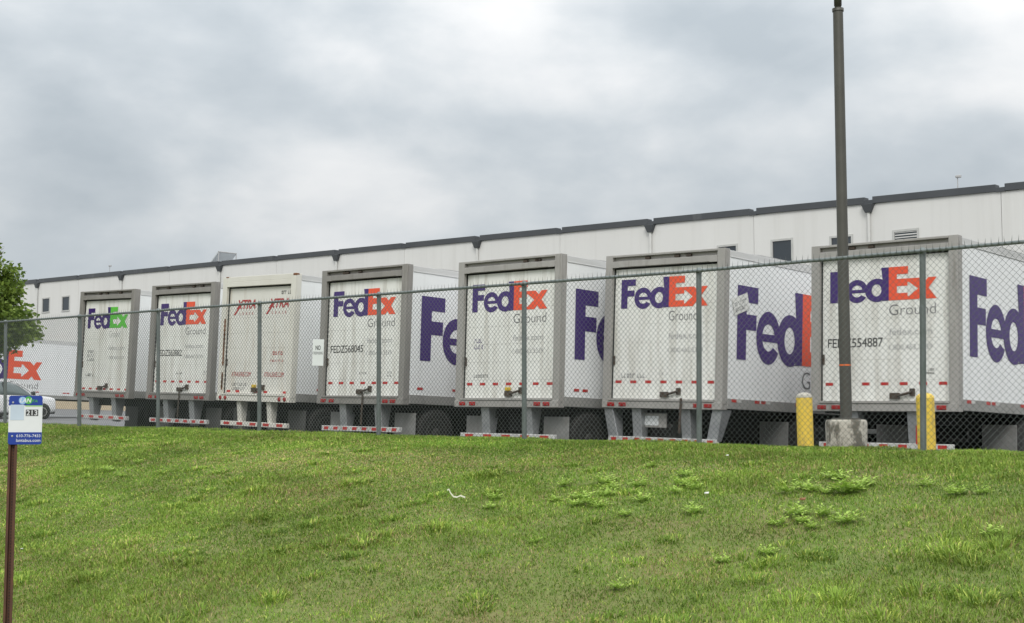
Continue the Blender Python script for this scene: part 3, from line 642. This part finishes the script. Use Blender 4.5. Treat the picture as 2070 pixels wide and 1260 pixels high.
for i in range(len(posts)-1):                                  # woven wire, one length of mesh per bay
    xa = posts[i][0]+posts[i][1]*.5; xb = posts[i+1][0]+posts[i+1][1]*.5
    n = int(round((xb-xa)/.0385)); n += n % 2; p2 = (xb-xa)/n
    V = []; Fc = []
    for j in range(n):
        x0 = xa+j*p2; zt = rail_z(x0); zb = float(crest_z(x0))-.05; m_ = int((zt-zb)/.0385)
        prev = None
        for k in range(m_+1):
            zz = zt-.0+.0-k*.0385+.01
            odd = (k+j) % 2
            xx = x0+(p2 if odd else 0)+math.sin(zz*3.1+x0)*.004; yy = FY-.028+(.003 if odd else -.003)+.012*math.sin(x0*1.7)*math.sin(zz*2.2)
            r = .0024; b = len(V)
            V += [(xx-r, yy-r, zz), (xx+r, yy-r, zz), (xx, yy+r*1.2, zz)]
            if prev is not None:
                for q in range(3): Fc.append((prev+q, prev+(q+1) % 3, b+(q+1) % 3, b+q))
            prev = b
        if j % 2 == 0:                                          # twisted spike above the rail
            b = len(V); r = .0055; xx = x0+random.uniform(-.004,.004); ti = random.uniform(-.012,.012)
            V += [(xx-r,FY-.028,zt-.01),(xx+r,FY-.028,zt-.01),(xx,FY-.022,zt-.01),(xx+ti,FY-.026,zt+.088)]
            Fc += [(b,b+1,b+3),(b+1,b+2,b+3),(b+2,b,b+3)]
    mbm = MB(); mbm.v = V; mbm.f = Fc; mbm.sm = [False]*len(Fc); fpart('wire_mesh', mbm, 'fence_wire', 'stuff')
# notice on the fence
ns = tag(empty('notice_board', (-17.65, FY-.045, CZ+1.215), (0, R(2), R(4))), 'small white NO notice wired to the fence beside the cream trailer', 'sign')
obj('board', MB().box(-.13,.13,-.004,.004,-.22,.22).mesh('board', 'sign_white', .002), ns)
obj('lettering', place_print(text_mesh('no', 'NO', 'black_print', .12, .075, bold=.02), Matrix.Translation((-.06, -.0055, .045)) @ REAR), ns)
obj('lettering', place_print(text_mesh('tr', 'TRESPASSING', 'grey_print', .23, .045, bold=.01), Matrix.Translation((-.115, -.0055, -.03)) @ REAR), ns)

# ------------------------------------------------------------------ lamp post, bollards
LX, LY = -9.94, 18.6; gz = yard_z(LX)
lp = tag(empty('lamp_post', (LX, LY, gz)), 'tall dark bronze lamp post on a stained concrete base', 'lamp post')
hb = CZ+.09-gz
def concrete_base():
    prof = [(-.3,.30),(.0,.305),(.3,.31),(.6,.30),(hb-.05,.305),(hb-.01,.29),(hb,.27)]
    m = MB().lathe(prof, 'z', 28); return m.mesh('concrete_base', 'concrete')
obj('concrete_base', concrete_base(), lp)
ht = CZ+6.32-gz
obj('base_plate', MB().box(-.16,.16,-.16,.16,hb,hb+.025).mesh('base_plate', 'pole_bronze', .005), lp)
obj('pole', MB().lathe([(hb+.02,.088),(ht,.076)], 'z', 20).mesh('pole', 'pole_bronze'), lp)
obj('pole_cap', MB().lathe([(ht-.03,.088),(ht+.015,.088),(ht+.02,.05)], 'z', 20).mesh('pole_cap', 'pole_bronze'), lp)
obj('tenon', MB().lathe([(ht,.05),(ht+.06,.05),(ht+.06,.058),(ht+.45,.058)], 'z', 16).mesh('tenon', 'pole_bronze'), lp)
zb_ = CZ+.9-gz
obj('orange_band', MB().lathe([(zb_-.012,.0885),(zb_+.012,.0885)], 'z', 20).mesh('orange_band', 'orange_band'), lp)
hd = obj('lamp_head', MB().box(-.20,.0,-.09,.09,.13,.22).box(-.75,-.14,-.2,.2,.12,.32).mesh('lamp_head', 'pole_bronze', .02), lp, (0, 0, ht+.13), (0, 0, YAW))
obj('lens', MB().box(-.7,-.2,-.16,.16,.112,.12).mesh('lens', 'pale_panel'), hd)
for (x, y, zt, lab) in ((-9.99, 17.5, .45, 'yellow bollard with pale domed top, left of the lamp post base'), (-7.88, 16.9, .40, 'yellow bollard half hidden behind the right-hand fence post')):
    z0 = yard_z(x); h = CZ+zt-z0
    b = tag(empty('bollard', (x, y, z0), (R(.6), R(-.5), 0)), lab, 'bollard', 'yellow bollards by the lamp post')
    obj('sleeve', MB().lathe([(-.1,.115),(h-.05,.115)], 'z', 24).mesh('sleeve', 'bollard_yellow'), b)
    obj('cap', MB().lathe([(h-.05,.118),(h-.02,.112),(h+.01,.08),(h+.025,.03)], 'z', 24).mesh('cap', 'concrete' if zt > .42 else 'bollard_yellow'), b)

# ------------------------------------------------------------------ bus stop sign
bs = tag(empty('bus_stop_sign', (-11.275, 6.09, float(bank_z(-11.275, 6.09))), (0, 0, YAW+R(6))), 'blue and white bus stop sign 213 on a rusty brown post', 'sign')
zg = bs.location.z; s0, s1 = CZ-.163-zg, CZ+.262-zg
px_ = 0.0
mp_ = MB().box(-.038,-.018,0,.006,-.4,s1-.03).box(.018,.038,0,.006,-.4,s1-.03).box(-.018,.018,.03,.036,-.4,s1-.03).box(-.024,-.018,.006,.036,-.4,s1-.03).box(.018,.024,.006,.036,-.4,s1-.03)
po = obj('post', mp_.mesh('post', 'post_brown'), bs)
hm = MB().lathe([(-.003,.0055),(.0,.0055)], 'y', 8).mesh('post_hole', 'hole_dark')
for k in range(int((s0+.3)/.026)): obj('post_hole', hm, po, (0, .0297, -.3+k*.026))
sw_ = .285; xl = -.04
def rrect(x0, x1, y0, y1, r, corners):
    pts = []
    for (cx, cy, a0, on) in ((x1-r, y0+r, -90, corners[0]), (x1-r, y1-r, 0, corners[1]), (x0+r, y1-r, 90, corners[2]), (x0+r, y0+r, 180, corners[3])):
        if on: pts += arc(cx, cy, r, r, a0, a0+90, 5)
        else: pts.append((x1 if a0 in (-90, 0) else x0, y0 if a0 in (-90, 180) else y1))
    return pts
def prism(name, pts, y0, y1, m):
    n = len(pts); mb = MB(); mb.add([(x, y0, z) for x, z in pts]+[(x, y1, z) for x, z in pts], [tuple(range(n)), tuple(range(2*n-1, n-1, -1))]+[(i, n+i, n+(i+1) % n, (i+1) % n) for i in range(n)]); return mb.mesh(name, m)
H_ = s1-s0
pl = obj('plate', prism('plate', rrect(xl, xl+sw_, s0, s1, .02, (1,1,1,1)), -.008, -.004, 'sign_white'), bs)
obj('blue_band', prism('blue_band', rrect(xl, xl+sw_, s0, s0+.25*H_, .02, (1,0,0,1)), -.0095, -.0081, 'sign_blue'), pl)
obj('blue_band', prism('blue_band', rrect(xl, xl+sw_, s1-.2*H_, s1, .02, (0,1,1,0)), -.0095, -.0081, 'sign_blue'), pl)
obj('lime_line', MB().box(xl+.14, xl+sw_-.001, -.0095, -.0081, s1-.222*H_, s1-.2*H_-.0005).mesh('lime_line', 'logo_lime'), pl)
obj('sticker', MB().box(xl+.015, xl+.13, -.0099, -.0081, s1-.5*H_, s1-.185*H_).mesh('sticker', 'sticker_blue'), pl)
def sprint(me, u, v, d=.0105): return obj('lettering', place_print(me, Matrix.Translation((xl+u, -d, s0+v)) @ REAR), pl)
oval = lambda cx, cy, rx, ry, m: poly_mesh('oval', [arc(cx, cy, rx, ry, 0, 360, 24)[:-1]], m)
sprint(oval(.115, .9*H_, .032, .033, 'logo_blue'), 0, 0); sprint(oval(.165, .905*H_, .034, .034, 'logo_green'), 0, 0, .0103)
sprint(text_mesh('w', 'LAN', 'sign_white', .10, .036, shear=.25, bold=.02), .092, .862*H_, .0112)
sprint(text_mesh('w', 'TA', 'logo_green', .045, .022, shear=.25, bold=.02), .198, .865*H_, .0112)
obj('number_plate', MB().box(xl+.145, xl+.25, -.0099, -.0081, s0+.585*H_, s0+.715*H_).mesh('number_plate', 'black_print'), pl)
sprint(text_mesh('w', '213', 'sign_white', .092, .044, bold=.01), .151, .598*H_, .0112)
sprint(text_mesh('w', '610-776-7433', 'sign_white', .205, .024, bold=.004), .07, .15*H_)
sprint(text_mesh('w', 'lantabus.com', 'sign_white', .205, .026, bold=.004), .07, .055*H_)
bo = MB().lathe([(-.004,.002),(-.004,.008),(.0,.009)], 'y', 10).mesh('bolt', 'mast_grey')
for v in (.86, .17): obj('bolt', bo, pl, (xl+.035, -.0096, s0+v*H_))

# ------------------------------------------------------------------ white car at the left
def build_car(loc, rz):
    c = tag(empty('car', loc, (0, 0, rz)), 'white car parked beside the far trailer at the left edge', 'car')
    # local: +y forward, length 4.7
    def loft(name, stations, m, parent=c, sub=2):
        mb = MB(); n = len(stations[0][1]); vs = []; fs = []
        for y, sec in stations: vs += [(x, y, z) for x, z in sec]
        for k in range(len(stations)-1):
            for i in range(n): fs.append((k*n+i, k*n+(i+1) % n, (k+1)*n+(i+1) % n, (k+1)*n+i))
        fs.append(tuple(range(n-1, -1, -1))); fs.append(tuple(range((len(stations)-1)*n, len(stations)*n)))
        mb.add(vs, fs, True); me = mb.mesh(name, m); o = obj(name, me, parent)
        if sub: md = o.modifiers.new('sub', 'SUBSURF'); md.levels = sub; md.render_levels = sub
        return o
    def body_sec(hw, z0, zm, z1):
        z1 = z1*1.06; return [(-hw*.86,z0),(hw*.86,z0),(hw*.98,z0+.12),(hw,zm),(hw*.95,z1-.05),(hw*.80,z1),(0,z1+.02),(-hw*.80,z1),(-hw*.95,z1-.05),(-hw,zm),(-hw*.98,z0+.12)]
    st = [(-2.36,.70,.45,.62,.88),(-2.32,.84,.30,.62,1.02),(-2.0,.90,.22,.62,1.06),(-1.0,.92,.20,.60,1.04),(0.,.92,.20,.60,1.02),(.75,.92,.20,.60,1.02),(1.2,.91,.20,.60,1.0),(1.65,.91,.22,.58,.98),(1.98,.89,.25,.56,.95),(2.12,.84,.28,.55,.91),(2.17,.76,.34,.55,.84)]
    loft('body', [(y, body_sec(h, a, b, d)) for y, h, a, b, d in st], 'car_white')
    def cab(hw0, hw1, z0, z1):
        z1 = 1+(z1-1)*1.36; return [(-hw0,z0),(hw0,z0),(hw0*.97,z0+(z1-z0)*.35),(hw1,z1-.05),(hw1*.8,z1),(0,z1+.015),(-hw1*.8,z1),(-hw1,z1-.05),(-hw0*.97,z0+(z1-z0)*.35)]
    loft('cabin_glass', [(-2.15,cab(.72,.62,.96,1.04)),(-1.75,cab(.80,.64,.98,1.33)),(-1.2,cab(.82,.66,.98,1.47)),(-.4,cab(.83,.67,.98,1.52)),(.25,cab(.83,.66,.98,1.46)),(.75,cab(.82,.64,.98,1.23)),(1.22,cab(.78,.66,.96,1.0))], 'car_glass')
    loft('roof', [(-1.85,[(-.6,1.38),(.6,1.38),(.55,1.50),(-.55,1.50)]),(-1.2,[(-.68,1.57),(.68,1.57),(.6,1.70),(-.6,1.70)]),(-.4,[(-.69,1.62),(.69,1.62),(.6,1.765),(-.6,1.765)]),(.30,[(-.67,1.58),(.67,1.58),(.58,1.67),(-.58,1.67)])], 'car_white')
    for sg in (-1, 1):
        for nm, pts in (('front_pillar', ((.80,1.28,1.02),(.655,.25,1.63))), ('middle_pillar', ((.845,-.35,1.0),(.69,-.42,1.64))), ('rear_pillar', ((.80,-1.75,1.0),(.65,-1.35,1.6)))):
            (a0, b0, c0), (a1, b1, c1) = pts; obj(nm, MB().tube((sg*a0,b0,c0),(sg*a1,b1,c1),.045,.035,8).mesh(nm, 'car_white' if nm != 'middle_pillar' else 'car_black'), c)
        mi = obj('mirror', MB().lathe([(-.06,.03),(-.05,.08),(.06,.095),(.09,.07),(.10,.02)], 'y', 12).mesh('mirror', 'car_black'), c, (sg*1.0, .88, 1.16))
        obj('headlight', MB().hexa([(sg*.52-.13,2.24,.60),(sg*.52+.13,2.24,.60),(sg*.60+.14,2.0,.62),(sg*.60-.1,2.0,.62)],[(sg*.55-.12,2.20,.74),(sg*.55+.12,2.20,.74),(sg*.66+.14,1.85,.80),(sg*.66-.1,1.85,.80)]).mesh('headlight', 'car_lamp', .02), c, (sg*.10, -.10, .06))
        for yy in (-1.42, 1.42):
            obj('wheel_arch', MB().lathe([(-.03,.30),(-.03,.385),(.03,.385),(.03,.30)], 'x', 24).mesh('wheel_arch', 'car_black'), c, (sg*.90, yy, .34))
            w = obj('wheel', MB().lathe([(-.1,.2),(-.11,.28),(-.09,.325),(.09,.325),(.11,.28),(.1,.2)], 'x', 24).mesh('wheel', 'rubber'), c, (sg*.86, yy, .328))
            obj('rim', MB().lathe([(-.09,.05),(-.09,.205),(.112,.205),(.10,.17),(.07,.05)] if sg > 0 else [(-.07,.05),(-.10,.17),(-.112,.205),(.09,.205),(.09,.05)], 'x', 20).mesh('rim', 'rim_steel'), w)
        for yy in (-.36, .70): obj('door_seam', MB().tube((sg*.925,yy,.38),(sg*.885,yy-.02,.98),.006,n=6).mesh('door_seam', 'car_black'), c)
        for yy in (-.2, -1.2): obj('door_handle', MB().box(sg*.915-.02,sg*.915+.02,yy-.1,yy+.1,.84,.87).mesh('door_handle', 'car_white', .008), c)
        obj('side_skirt', MB().box(sg*.86-.03,sg*.86+.04,-1.05,1.05,.17,.27).mesh('side_skirt', 'car_black', .01), c)
    obj('grille', MB().box(-.42,.42,2.13,2.19,.46,.68).mesh('grille', 'car_black', .02), c)
    obj('bumper_lip', MB().box(-.72,.72,1.95,2.17,.24,.36).mesh('bumper_lip', 'car_black', .03), c)
    return c
cx_ = -58.2
car = build_car((cx_, 30.9, yard_z(cx_)), 0); car.rotation_euler = (0, .0246, 0)

# ------------------------------------------------------------------ tree at the left edge
def build_tree(x, y):
    z0 = yard_z(x); rt = random.Random(5)
    t = tag(empty('broadleaf_tree', (x, y, z0)), 'green leafy tree reaching in from the left edge behind the fence', 'tree')
    tops = CZ-z0
    mb = MB(); tips = []
    def limb(p, d, ln, r, depth):
        p = Vector(p); d = Vector(d).normalized(); q = p
        for k in range(3):
            d = (d+Vector((rt.uniform(-.16,.16), rt.uniform(-.16,.16), rt.uniform(-.05,.12)))).normalized()
            nq = q+d*ln/3; mb.tube(q, nq, r*(1-.2*k), r*(1-.2*(k+1)), 7, False); q = nq
        tips.append(q)
        if depth:
            for _ in range(3):
                nd = (d+Vector((rt.uniform(-.8,.8), rt.uniform(-.8,.8), rt.uniform(-.2,.5)))).normalized(); limb(q, nd, ln*.62, r*.5, depth-1)
    mb.tube((0,0,-.2),(.05,.02,1.6),.17,.13,12).tube((.05,.02,1.6),(.0,.06,5.8),.13,.045,10,False)
    for k in range(16):
        zz = 1.5+k*.28; a = k*2.4+rt.uniform(-.4,.4); ln = 1.25*(1-.55*max(0,(zz-2.2)/4)); limb((.03,.03,zz), (math.cos(a), math.sin(a), .45+.05*k), ln, .05*(1-.03*k), 2)
    obj('trunk', mb.mesh('trunk', 'bark'), t)
    # crown: leaves gathered in clumps through the volume
    def rad(zz):
        u = (zz-(tops+2.0))/4.0
        if u < 0 or u > 1: return 0
        return 2.4*(min(1, u/.14)**.6)*(1-u**1.5)**.9+.12
    cl = []
    while len(cl) < 270:
        zz = tops+2.0+4.0*rt.random()**1.25; r = rad(zz)*math.sqrt(rt.uniform(.18, 1.0)); a = rt.uniform(0, 2*math.pi)
        cl.append((r*math.cos(a), r*math.sin(a), zz, rt.uniform(.22, .48), rt.random()))
    V = []; F = []; tint = []
    for (cx, cy, cz, cr, ct) in cl:
        for _ in range(int(165*cr/.35)):
            d = Vector((rt.gauss(0,1), rt.gauss(0,1), rt.gauss(0,.8))); d = d/(d.length+1e-6)*cr*rt.random()**.45
            p = Vector((cx, cy, cz))+d; ln = rt.uniform(.08,.15); w = ln*.36
            u = Vector((rt.gauss(0,1), rt.gauss(0,1), rt.gauss(-.3,.6))).normalized(); s_ = u.orthogonal().normalized(); nrm = u.cross(s_)
            q = s_*math.cos(rt.random()*3.1)+nrm*math.sin(rt.random()*3.1)
            b = len(V); V += [p, p+u*ln*.5+q*w, p+u*ln, p+u*ln*.5-q*w]; F.append((b,b+1,b+2,b+3))
            tv = min(1, max(0, .25+.45*ct+rt.uniform(-.25,.3))); tint += [tv]*4
    me = bpy.data.meshes.new('crown'); me.from_pydata([tuple(v) for v in V], [], F); me.materials.append(M['tree_leaf'])
    at = me.attributes.new('tint', 'FLOAT', 'POINT'); at.data.foreach_set('value', tint)
    o = obj('crown', me, t); o['kind'] = 'stuff'
build_tree(-36.35, 17.6)

# ------------------------------------------------------------------ grass blades on the bank
def inside(x, y, z, mpx=160):
    s, c = math.sin(YAW), math.cos(YAW); zz = z-CZ
    X = x*c+y*s; Z = -x*s+y*c; Z2 = Z*math.cos(PITCH)+zz*math.sin(PITCH); Y2 = -Z*math.sin(PITCH)+zz*math.cos(PITCH)
    u = 1035+2778.4*X/Z2; v = 630-2778.4*Y2/Z2
    return (Z2 > 2) & (u > -mpx-60) & (u < 2070+mpx+250) & (v < 1260+mpx), Z2
def build_grass(n_try):
    x = rng.uniform(-36, -1, n_try); y = rng.uniform(5.0, 16.2, n_try); z = bank_z(x, y)
    ok, Z = inside(x, y, z)
    ok &= rng.random(n_try) < np.clip(17./Z, .5, 1.0)
    # clumping
    cl = vnoise(x, y, .16, 4)*.6+vnoise(x, y, .45, 5)*.4
    ok &= rng.random(n_try) < np.clip(.6+.9*cl, 0, 1)
    x, y, z, Z, cl = x[ok], y[ok], z[ok], Z[ok], cl[ok]; n = len(x)
    dry = np.clip((vnoise(x, y*1.3, 2.1, 0)*.5+vnoise(x, y, .8, 1)*.32+vnoise(x, y, .3, 2)*.18-.50)*5, 0, 1)
    dry *= np.clip((14.3-y)/1.5, .15, 1)
    dry = np.clip(dry*.75+.5*np.clip((8.6-y)/2, 0, 1)*np.clip((-x-7)/4, 0, 1)*vnoise(x, y, .7, 2), 0, 1)
    dry = np.clip(dry*.7+.9*np.clip(vnoise(x/4, y, .5, 4)-.58, 0, 1), 0, 1)
    lush = np.clip((vnoise(x+9, y, 1.6, 3)*.55+vnoise(x, y, .5, 4)*.45-.45)*3.5, 0, 1)
    tall = .036+.032*lush*(.4+cl) - .008*dry + .012*(y > 13.5)
    # coarse tufts: blades drawn to a tuft centre and grown longer
    nt_ = 900; tx = rng.uniform(-30, -2, nt_); ty = rng.uniform(5.2, 13.4, nt_); keep = rng.random(nt_) < np.clip(.25+1.5*(tx+22)/20*(13-ty)/8, .12, 1); tx, ty = tx[keep], ty[keep]
    tuft = np.zeros(n); ax_ = np.zeros(n); ay_ = np.zeros(n)
    for q in range(len(tx)):
        rr_ = .05+.13*rng.random(); dx_, dy_ = x-tx[q], y-ty[q]; m_ = (np.abs(dx_) < rr_) & (np.abs(dy_) < rr_)
        k_ = np.nonzero(m_)[0]; d_ = np.hypot(dx_[k_], dy_[k_])/rr_; k_ = k_[d_ < 1]; d_ = d_[d_ < 1]
        tuft[k_] = np.maximum(tuft[k_], 1-.5*d_); ax_[k_] = np.arctan2(dy_[k_], dx_[k_]); 
    tall = tall*(1+.75*tuft)
    L = tall*rng.uniform(.55, 1.35, n); wd = rng.uniform(.0028, .0052, n)*np.clip(Z/14, .85, 1.9)*(1+.5*tuft)
    a = rng.uniform(0, 2*np.pi, n); a = np.where(tuft > 0, ax_+rng.normal(0, .5, n), a); lean = rng.uniform(.25, 1.35, n)
    ca, sa = np.cos(a), np.sin(a); b = rng.uniform(0, 2*np.pi, n); wx, wy = np.cos(b)*wd, np.sin(b)*wd
    base = np.stack([x, y, z-.006], -1); W_ = np.stack([wx, wy, 0*wx], -1)
    mid = base+np.stack([ca*lean*L*.35, sa*lean*L*.35, L*.6], -1); tip = base+np.stack([ca*lean*L, sa*lean*L, L*(1.02-.48*lean)], -1)
    V = np.stack([base-W_, base+W_, mid+W_*.8, mid-W_*.8, tip], 1).reshape(-1, 3)
    i = np.arange(n)*5
    loops = np.concatenate([np.stack([i, i+1, i+2, i+3], -1), np.stack([i+3, i+2, i+4], -1)], 1).reshape(-1)
    starts = (np.arange(n)[:, None]*7+np.array([0, 4])[None]).reshape(-1)
    me = bpy.data.meshes.new('grass'); me.vertices.add(n*5); me.vertices.foreach_set('co', V.reshape(-1).astype(np.float32))
    me.loops.add(n*7); me.loops.foreach_set('vertex_index', loops.astype(np.int32)); me.polygons.add(n*2); me.polygons.foreach_set('loop_start', starts.astype(np.int32))
    me.update(calc_edges=True); me.validate()
    g1 = np.array([.118, .212, .029]); g2 = np.array([.210, .335, .049]); g3 = np.array([.42, .50, .10]); st = np.array([.44, .36, .16])
    r = rng.random(n)[:, None]; lu = lush[:, None]; dr = dry[:, None]
    c = g1*(1-r)+g2*r; c = c*(1-.35*lu)+(g2*.55+g3*.45)*.35*lu
    c = np.where(rng.random(n)[:, None] < (.09+.16*tuft[:, None]), g3, c); isdry = rng.random(n)[:, None] < (.06+.50*dr)*(1-.7*tuft[:, None]); c = np.where(isdry, st*(.55+.6*rng.random(n)[:, None]), c)
    band = (vnoise(x/3.5, y, .42, 1)*.6+vnoise(x/2.2, y, .9, 3)*.4)[:, None]
    c = c*(.62+.5*band)*(.80+.4*vnoise(x, y, 1.3, 5)[:, None])*(.84+.32*vnoise(x, y, .4, 0)[:, None])*1.16
    C4 = np.concatenate([c, np.ones((n, 1))], 1); C4 = np.repeat(C4, 5, 0).astype(np.float32)
    at = me.attributes.new('blade_colour', 'FLOAT_COLOR', 'POINT'); at.data.foreach_set('color', C4.reshape(-1))
    me.materials.append(M['grass_blade'])
    tag(obj('grass', me), 'short patchy mown grass covering the bank', 'grass', kind='stuff'); print('blades', n)
build_grass(1350000)

# ------------------------------------------------------------------ weeds and litter on the bank
def hit(px, py):
    X = (px-1035)/2778.4; Yc = (630-py)/2778.4; Zc = math.cos(PITCH)-Yc*math.sin(PITCH); Yu = math.sin(PITCH)+Yc*math.cos(PITCH)
    d = np.array([X*math.cos(YAW)-Zc*math.sin(YAW), X*math.sin(YAW)+Zc*math.cos(YAW), Yu]); lo, hi = 5., 40.
    ts = np.linspace(5, 30, 1500); zz = bank_z(d[0]*ts, d[1]*ts); k = np.argmax(CZ+d[2]*ts < zz) ; return d[0]*ts[k], d[1]*ts[k], float(zz[k])
def weed_mesh(seed, R0, n):
    """low spreading weed: thin stems fanning out, each with pairs of narrow leaves"""
    rt = random.Random(seed); V = []; F = []; ti = []
    for k in range(n):
        a = rt.uniform(0, 6.28); e = rt.uniform(.35, 1.25); ln = R0*rt.uniform(.45, 1.0); p0 = Vector((rt.uniform(-.18,.18)*R0, rt.uniform(-.18,.18)*R0, .0))
        d = Vector((math.cos(a)*math.cos(e), math.sin(a)*math.cos(e), math.sin(e)))
        for q in range(5):
            p = p0+d*ln*(.35+.65*q/4); tv = min(1, max(0, rt.gauss(.35+.13*q, .2)))
            b_ = a+(1.0 if q % 2 else -1.0)*rt.uniform(.4, 1.1) if q < 4 else a
            le = rt.uniform(.1, .8); l2 = R0*rt.uniform(.22, .36); w = l2*rt.uniform(.2, .32)
            dd = Vector((math.cos(b_)*math.cos(le), math.sin(b_)*math.cos(le), math.sin(le))); s = Vector((-math.sin(b_), math.cos(b_), rt.uniform(-.4,.4))).normalized()
            m1 = p+dd*l2*.5; tp = p+dd*l2-Vector((0,0,l2*.12)); b = len(V)
            V += [p, m1+s*w, tp, m1-s*w]; F += [(b,b+1,b+2,b+3)]; ti += [tv]*4
    me = bpy.data.meshes.new('leafy_weed'); me.from_pydata([tuple(v) for v in V], [], F); me.materials.append(M['weed_leaf'])
    me.attributes.new('tint', 'FLOAT', 'POINT').data.foreach_set('value', ti); return me
WM = [weed_mesh(k, .22, 26) for k in range(6)]
patches = {
 ('pale green weed, %s in the patch below the splayed-leg trailer', 'weeds in the middle patch'): [(1220,980,1.1),(1235,992,.9),(1290,986,1.0),(1165,1025,.9),(1195,1022,1.0),(1175,1012,1.0),(1225,1005,.9),(1210,1028,.8),(1385,965,.9),(1380,985,1.1),(1405,990,.9),(1365,1000,.8),(1300,1015,.9),(1140,985,.8),(1125,1015,.7),(1315,945,.7),(1400,1040,1.0),(1265,1045,.7)],
 ('pale green weed, %s in the patch below the lamp post', 'weeds in the right patch'): [(1590,1000,1.0),(1625,990,.9),(1645,995,.9),(1690,972,1.1),(1705,1000,1.5),(1725,995,1.3),(1745,985,1.0),(1675,1000,.8),(1612,1045,1.1),(1570,1065,.9),(1665,1045,.9),(1705,1060,1.1),(1620,1060,.8),(1640,1070,.7)],
 ('pale green weed, %s of four on the bank below the rightmost trailer', 'weeds at the right'): [(1870,985,.8),(1935,1003,1.0),(1985,1000,.7),(2010,1085,.9)],
 ('low pale weed, %s of four on the left part of the bank', 'weeds at the left'): [(215,955,.9),(280,938,.8),(175,968,.7),(245,965,.6)],
 ('low weed, %s of six scattered lower on the bank', 'weeds near the curled strip'): [(1000,1010,.8),(990,1030,.7),(1550,1125,.8),(1460,1140,.7),(1250,1195,.8),(1080,1100,.6)]}
kk = 0
ORD = ['leftmost', 'second from left', 'third from left', 'fourth from left', 'fifth from left', 'sixth from left', 'seventh from left', 'eighth from left', 'ninth from left', 'tenth from left', 'eleventh from left', 'twelfth from left', 'thirteenth from left', 'fourteenth from left', 'fifteenth from left', 'sixteenth from left', 'seventeenth from left', 'eighteenth from left']
for (lab, grp), ps in patches.items():
    for kq, (px, py, sc) in enumerate(sorted(ps)):
        p = hit(px, py); o = obj('leafy_weed', WM[kk % 6], None, p, (0, 0, kk*1.3)); o.scale = (sc*.7, sc*.7, sc*.6); tag(o, lab % ORD[kq], 'weed', grp); kk += 1
p = hit(921, 1016)
mb = MB(); pts = [(-.075,.02,.075),(-.06,.015,.08),(-.045,.0,.05),(-.02,-.01,.02),(.01,-.01,.015),(.04,0,.028),(.08,.005,.012)]
vs = []; 
for (x, y, z) in pts: vs += [(x, y, z), (x+.003, y+.012, z+.012)]
mb.add(vs, [(2*i, 2*i+2, 2*i+3, 2*i+1) for i in range(len(pts)-1)], True); mb.add([(x, y+.003, z-.001) for x, y, z in vs], [(2*i+1, 2*i+3, 2*i+2, 2*i) for i in range(len(pts)-1)], True)
o = obj('curled_strip', mb.mesh('curled_strip', 'paper_dull'), None, (p[0], p[1], p[2]+.03), (0, 0, YAW)); o.scale = (1.25, 1.25, 1.25); tag(o, 'curled pale strip lying in the grass in the middle of the bank', 'litter')
for (px, py, m, sc, lab) in ((1470,928,'paper_white',.7,'tiny white scrap near the crest of the bank below the splayed-leg trailer'), (1428,1006,'paper_white',1.,'white paper scrap in the grass between the two weed patches'), (1622,1019,'dead_leaf',1.3,'brown dead leaf in the grass below the yellow bollard'), (44,1117,'paper_white',.6,'tiny white scrap beside the bus stop post')):
    p = hit(px, py); s = .021*sc
    o = obj('paper_scrap' if m != 'dead_leaf' else 'dead_leaf', MB().hexa([(-s,-s*.6,0),(s*.9,-s*.8,.004),(s*1.1,s*.5,0),(-s*.7,s*.7,.006)], [(-s*1.1,-s*.5,s*.7),(s*.8,-s*.8,s*.5),(s*1.2,s*.6,s*.9),(-s*.7,s*.8,s*.4)]).mesh('scrap', m), None, (p[0], p[1], p[2]+.035), (.2, .1, YAW)); tag(o, lab, 'litter' if m != 'dead_leaf' else 'leaf')
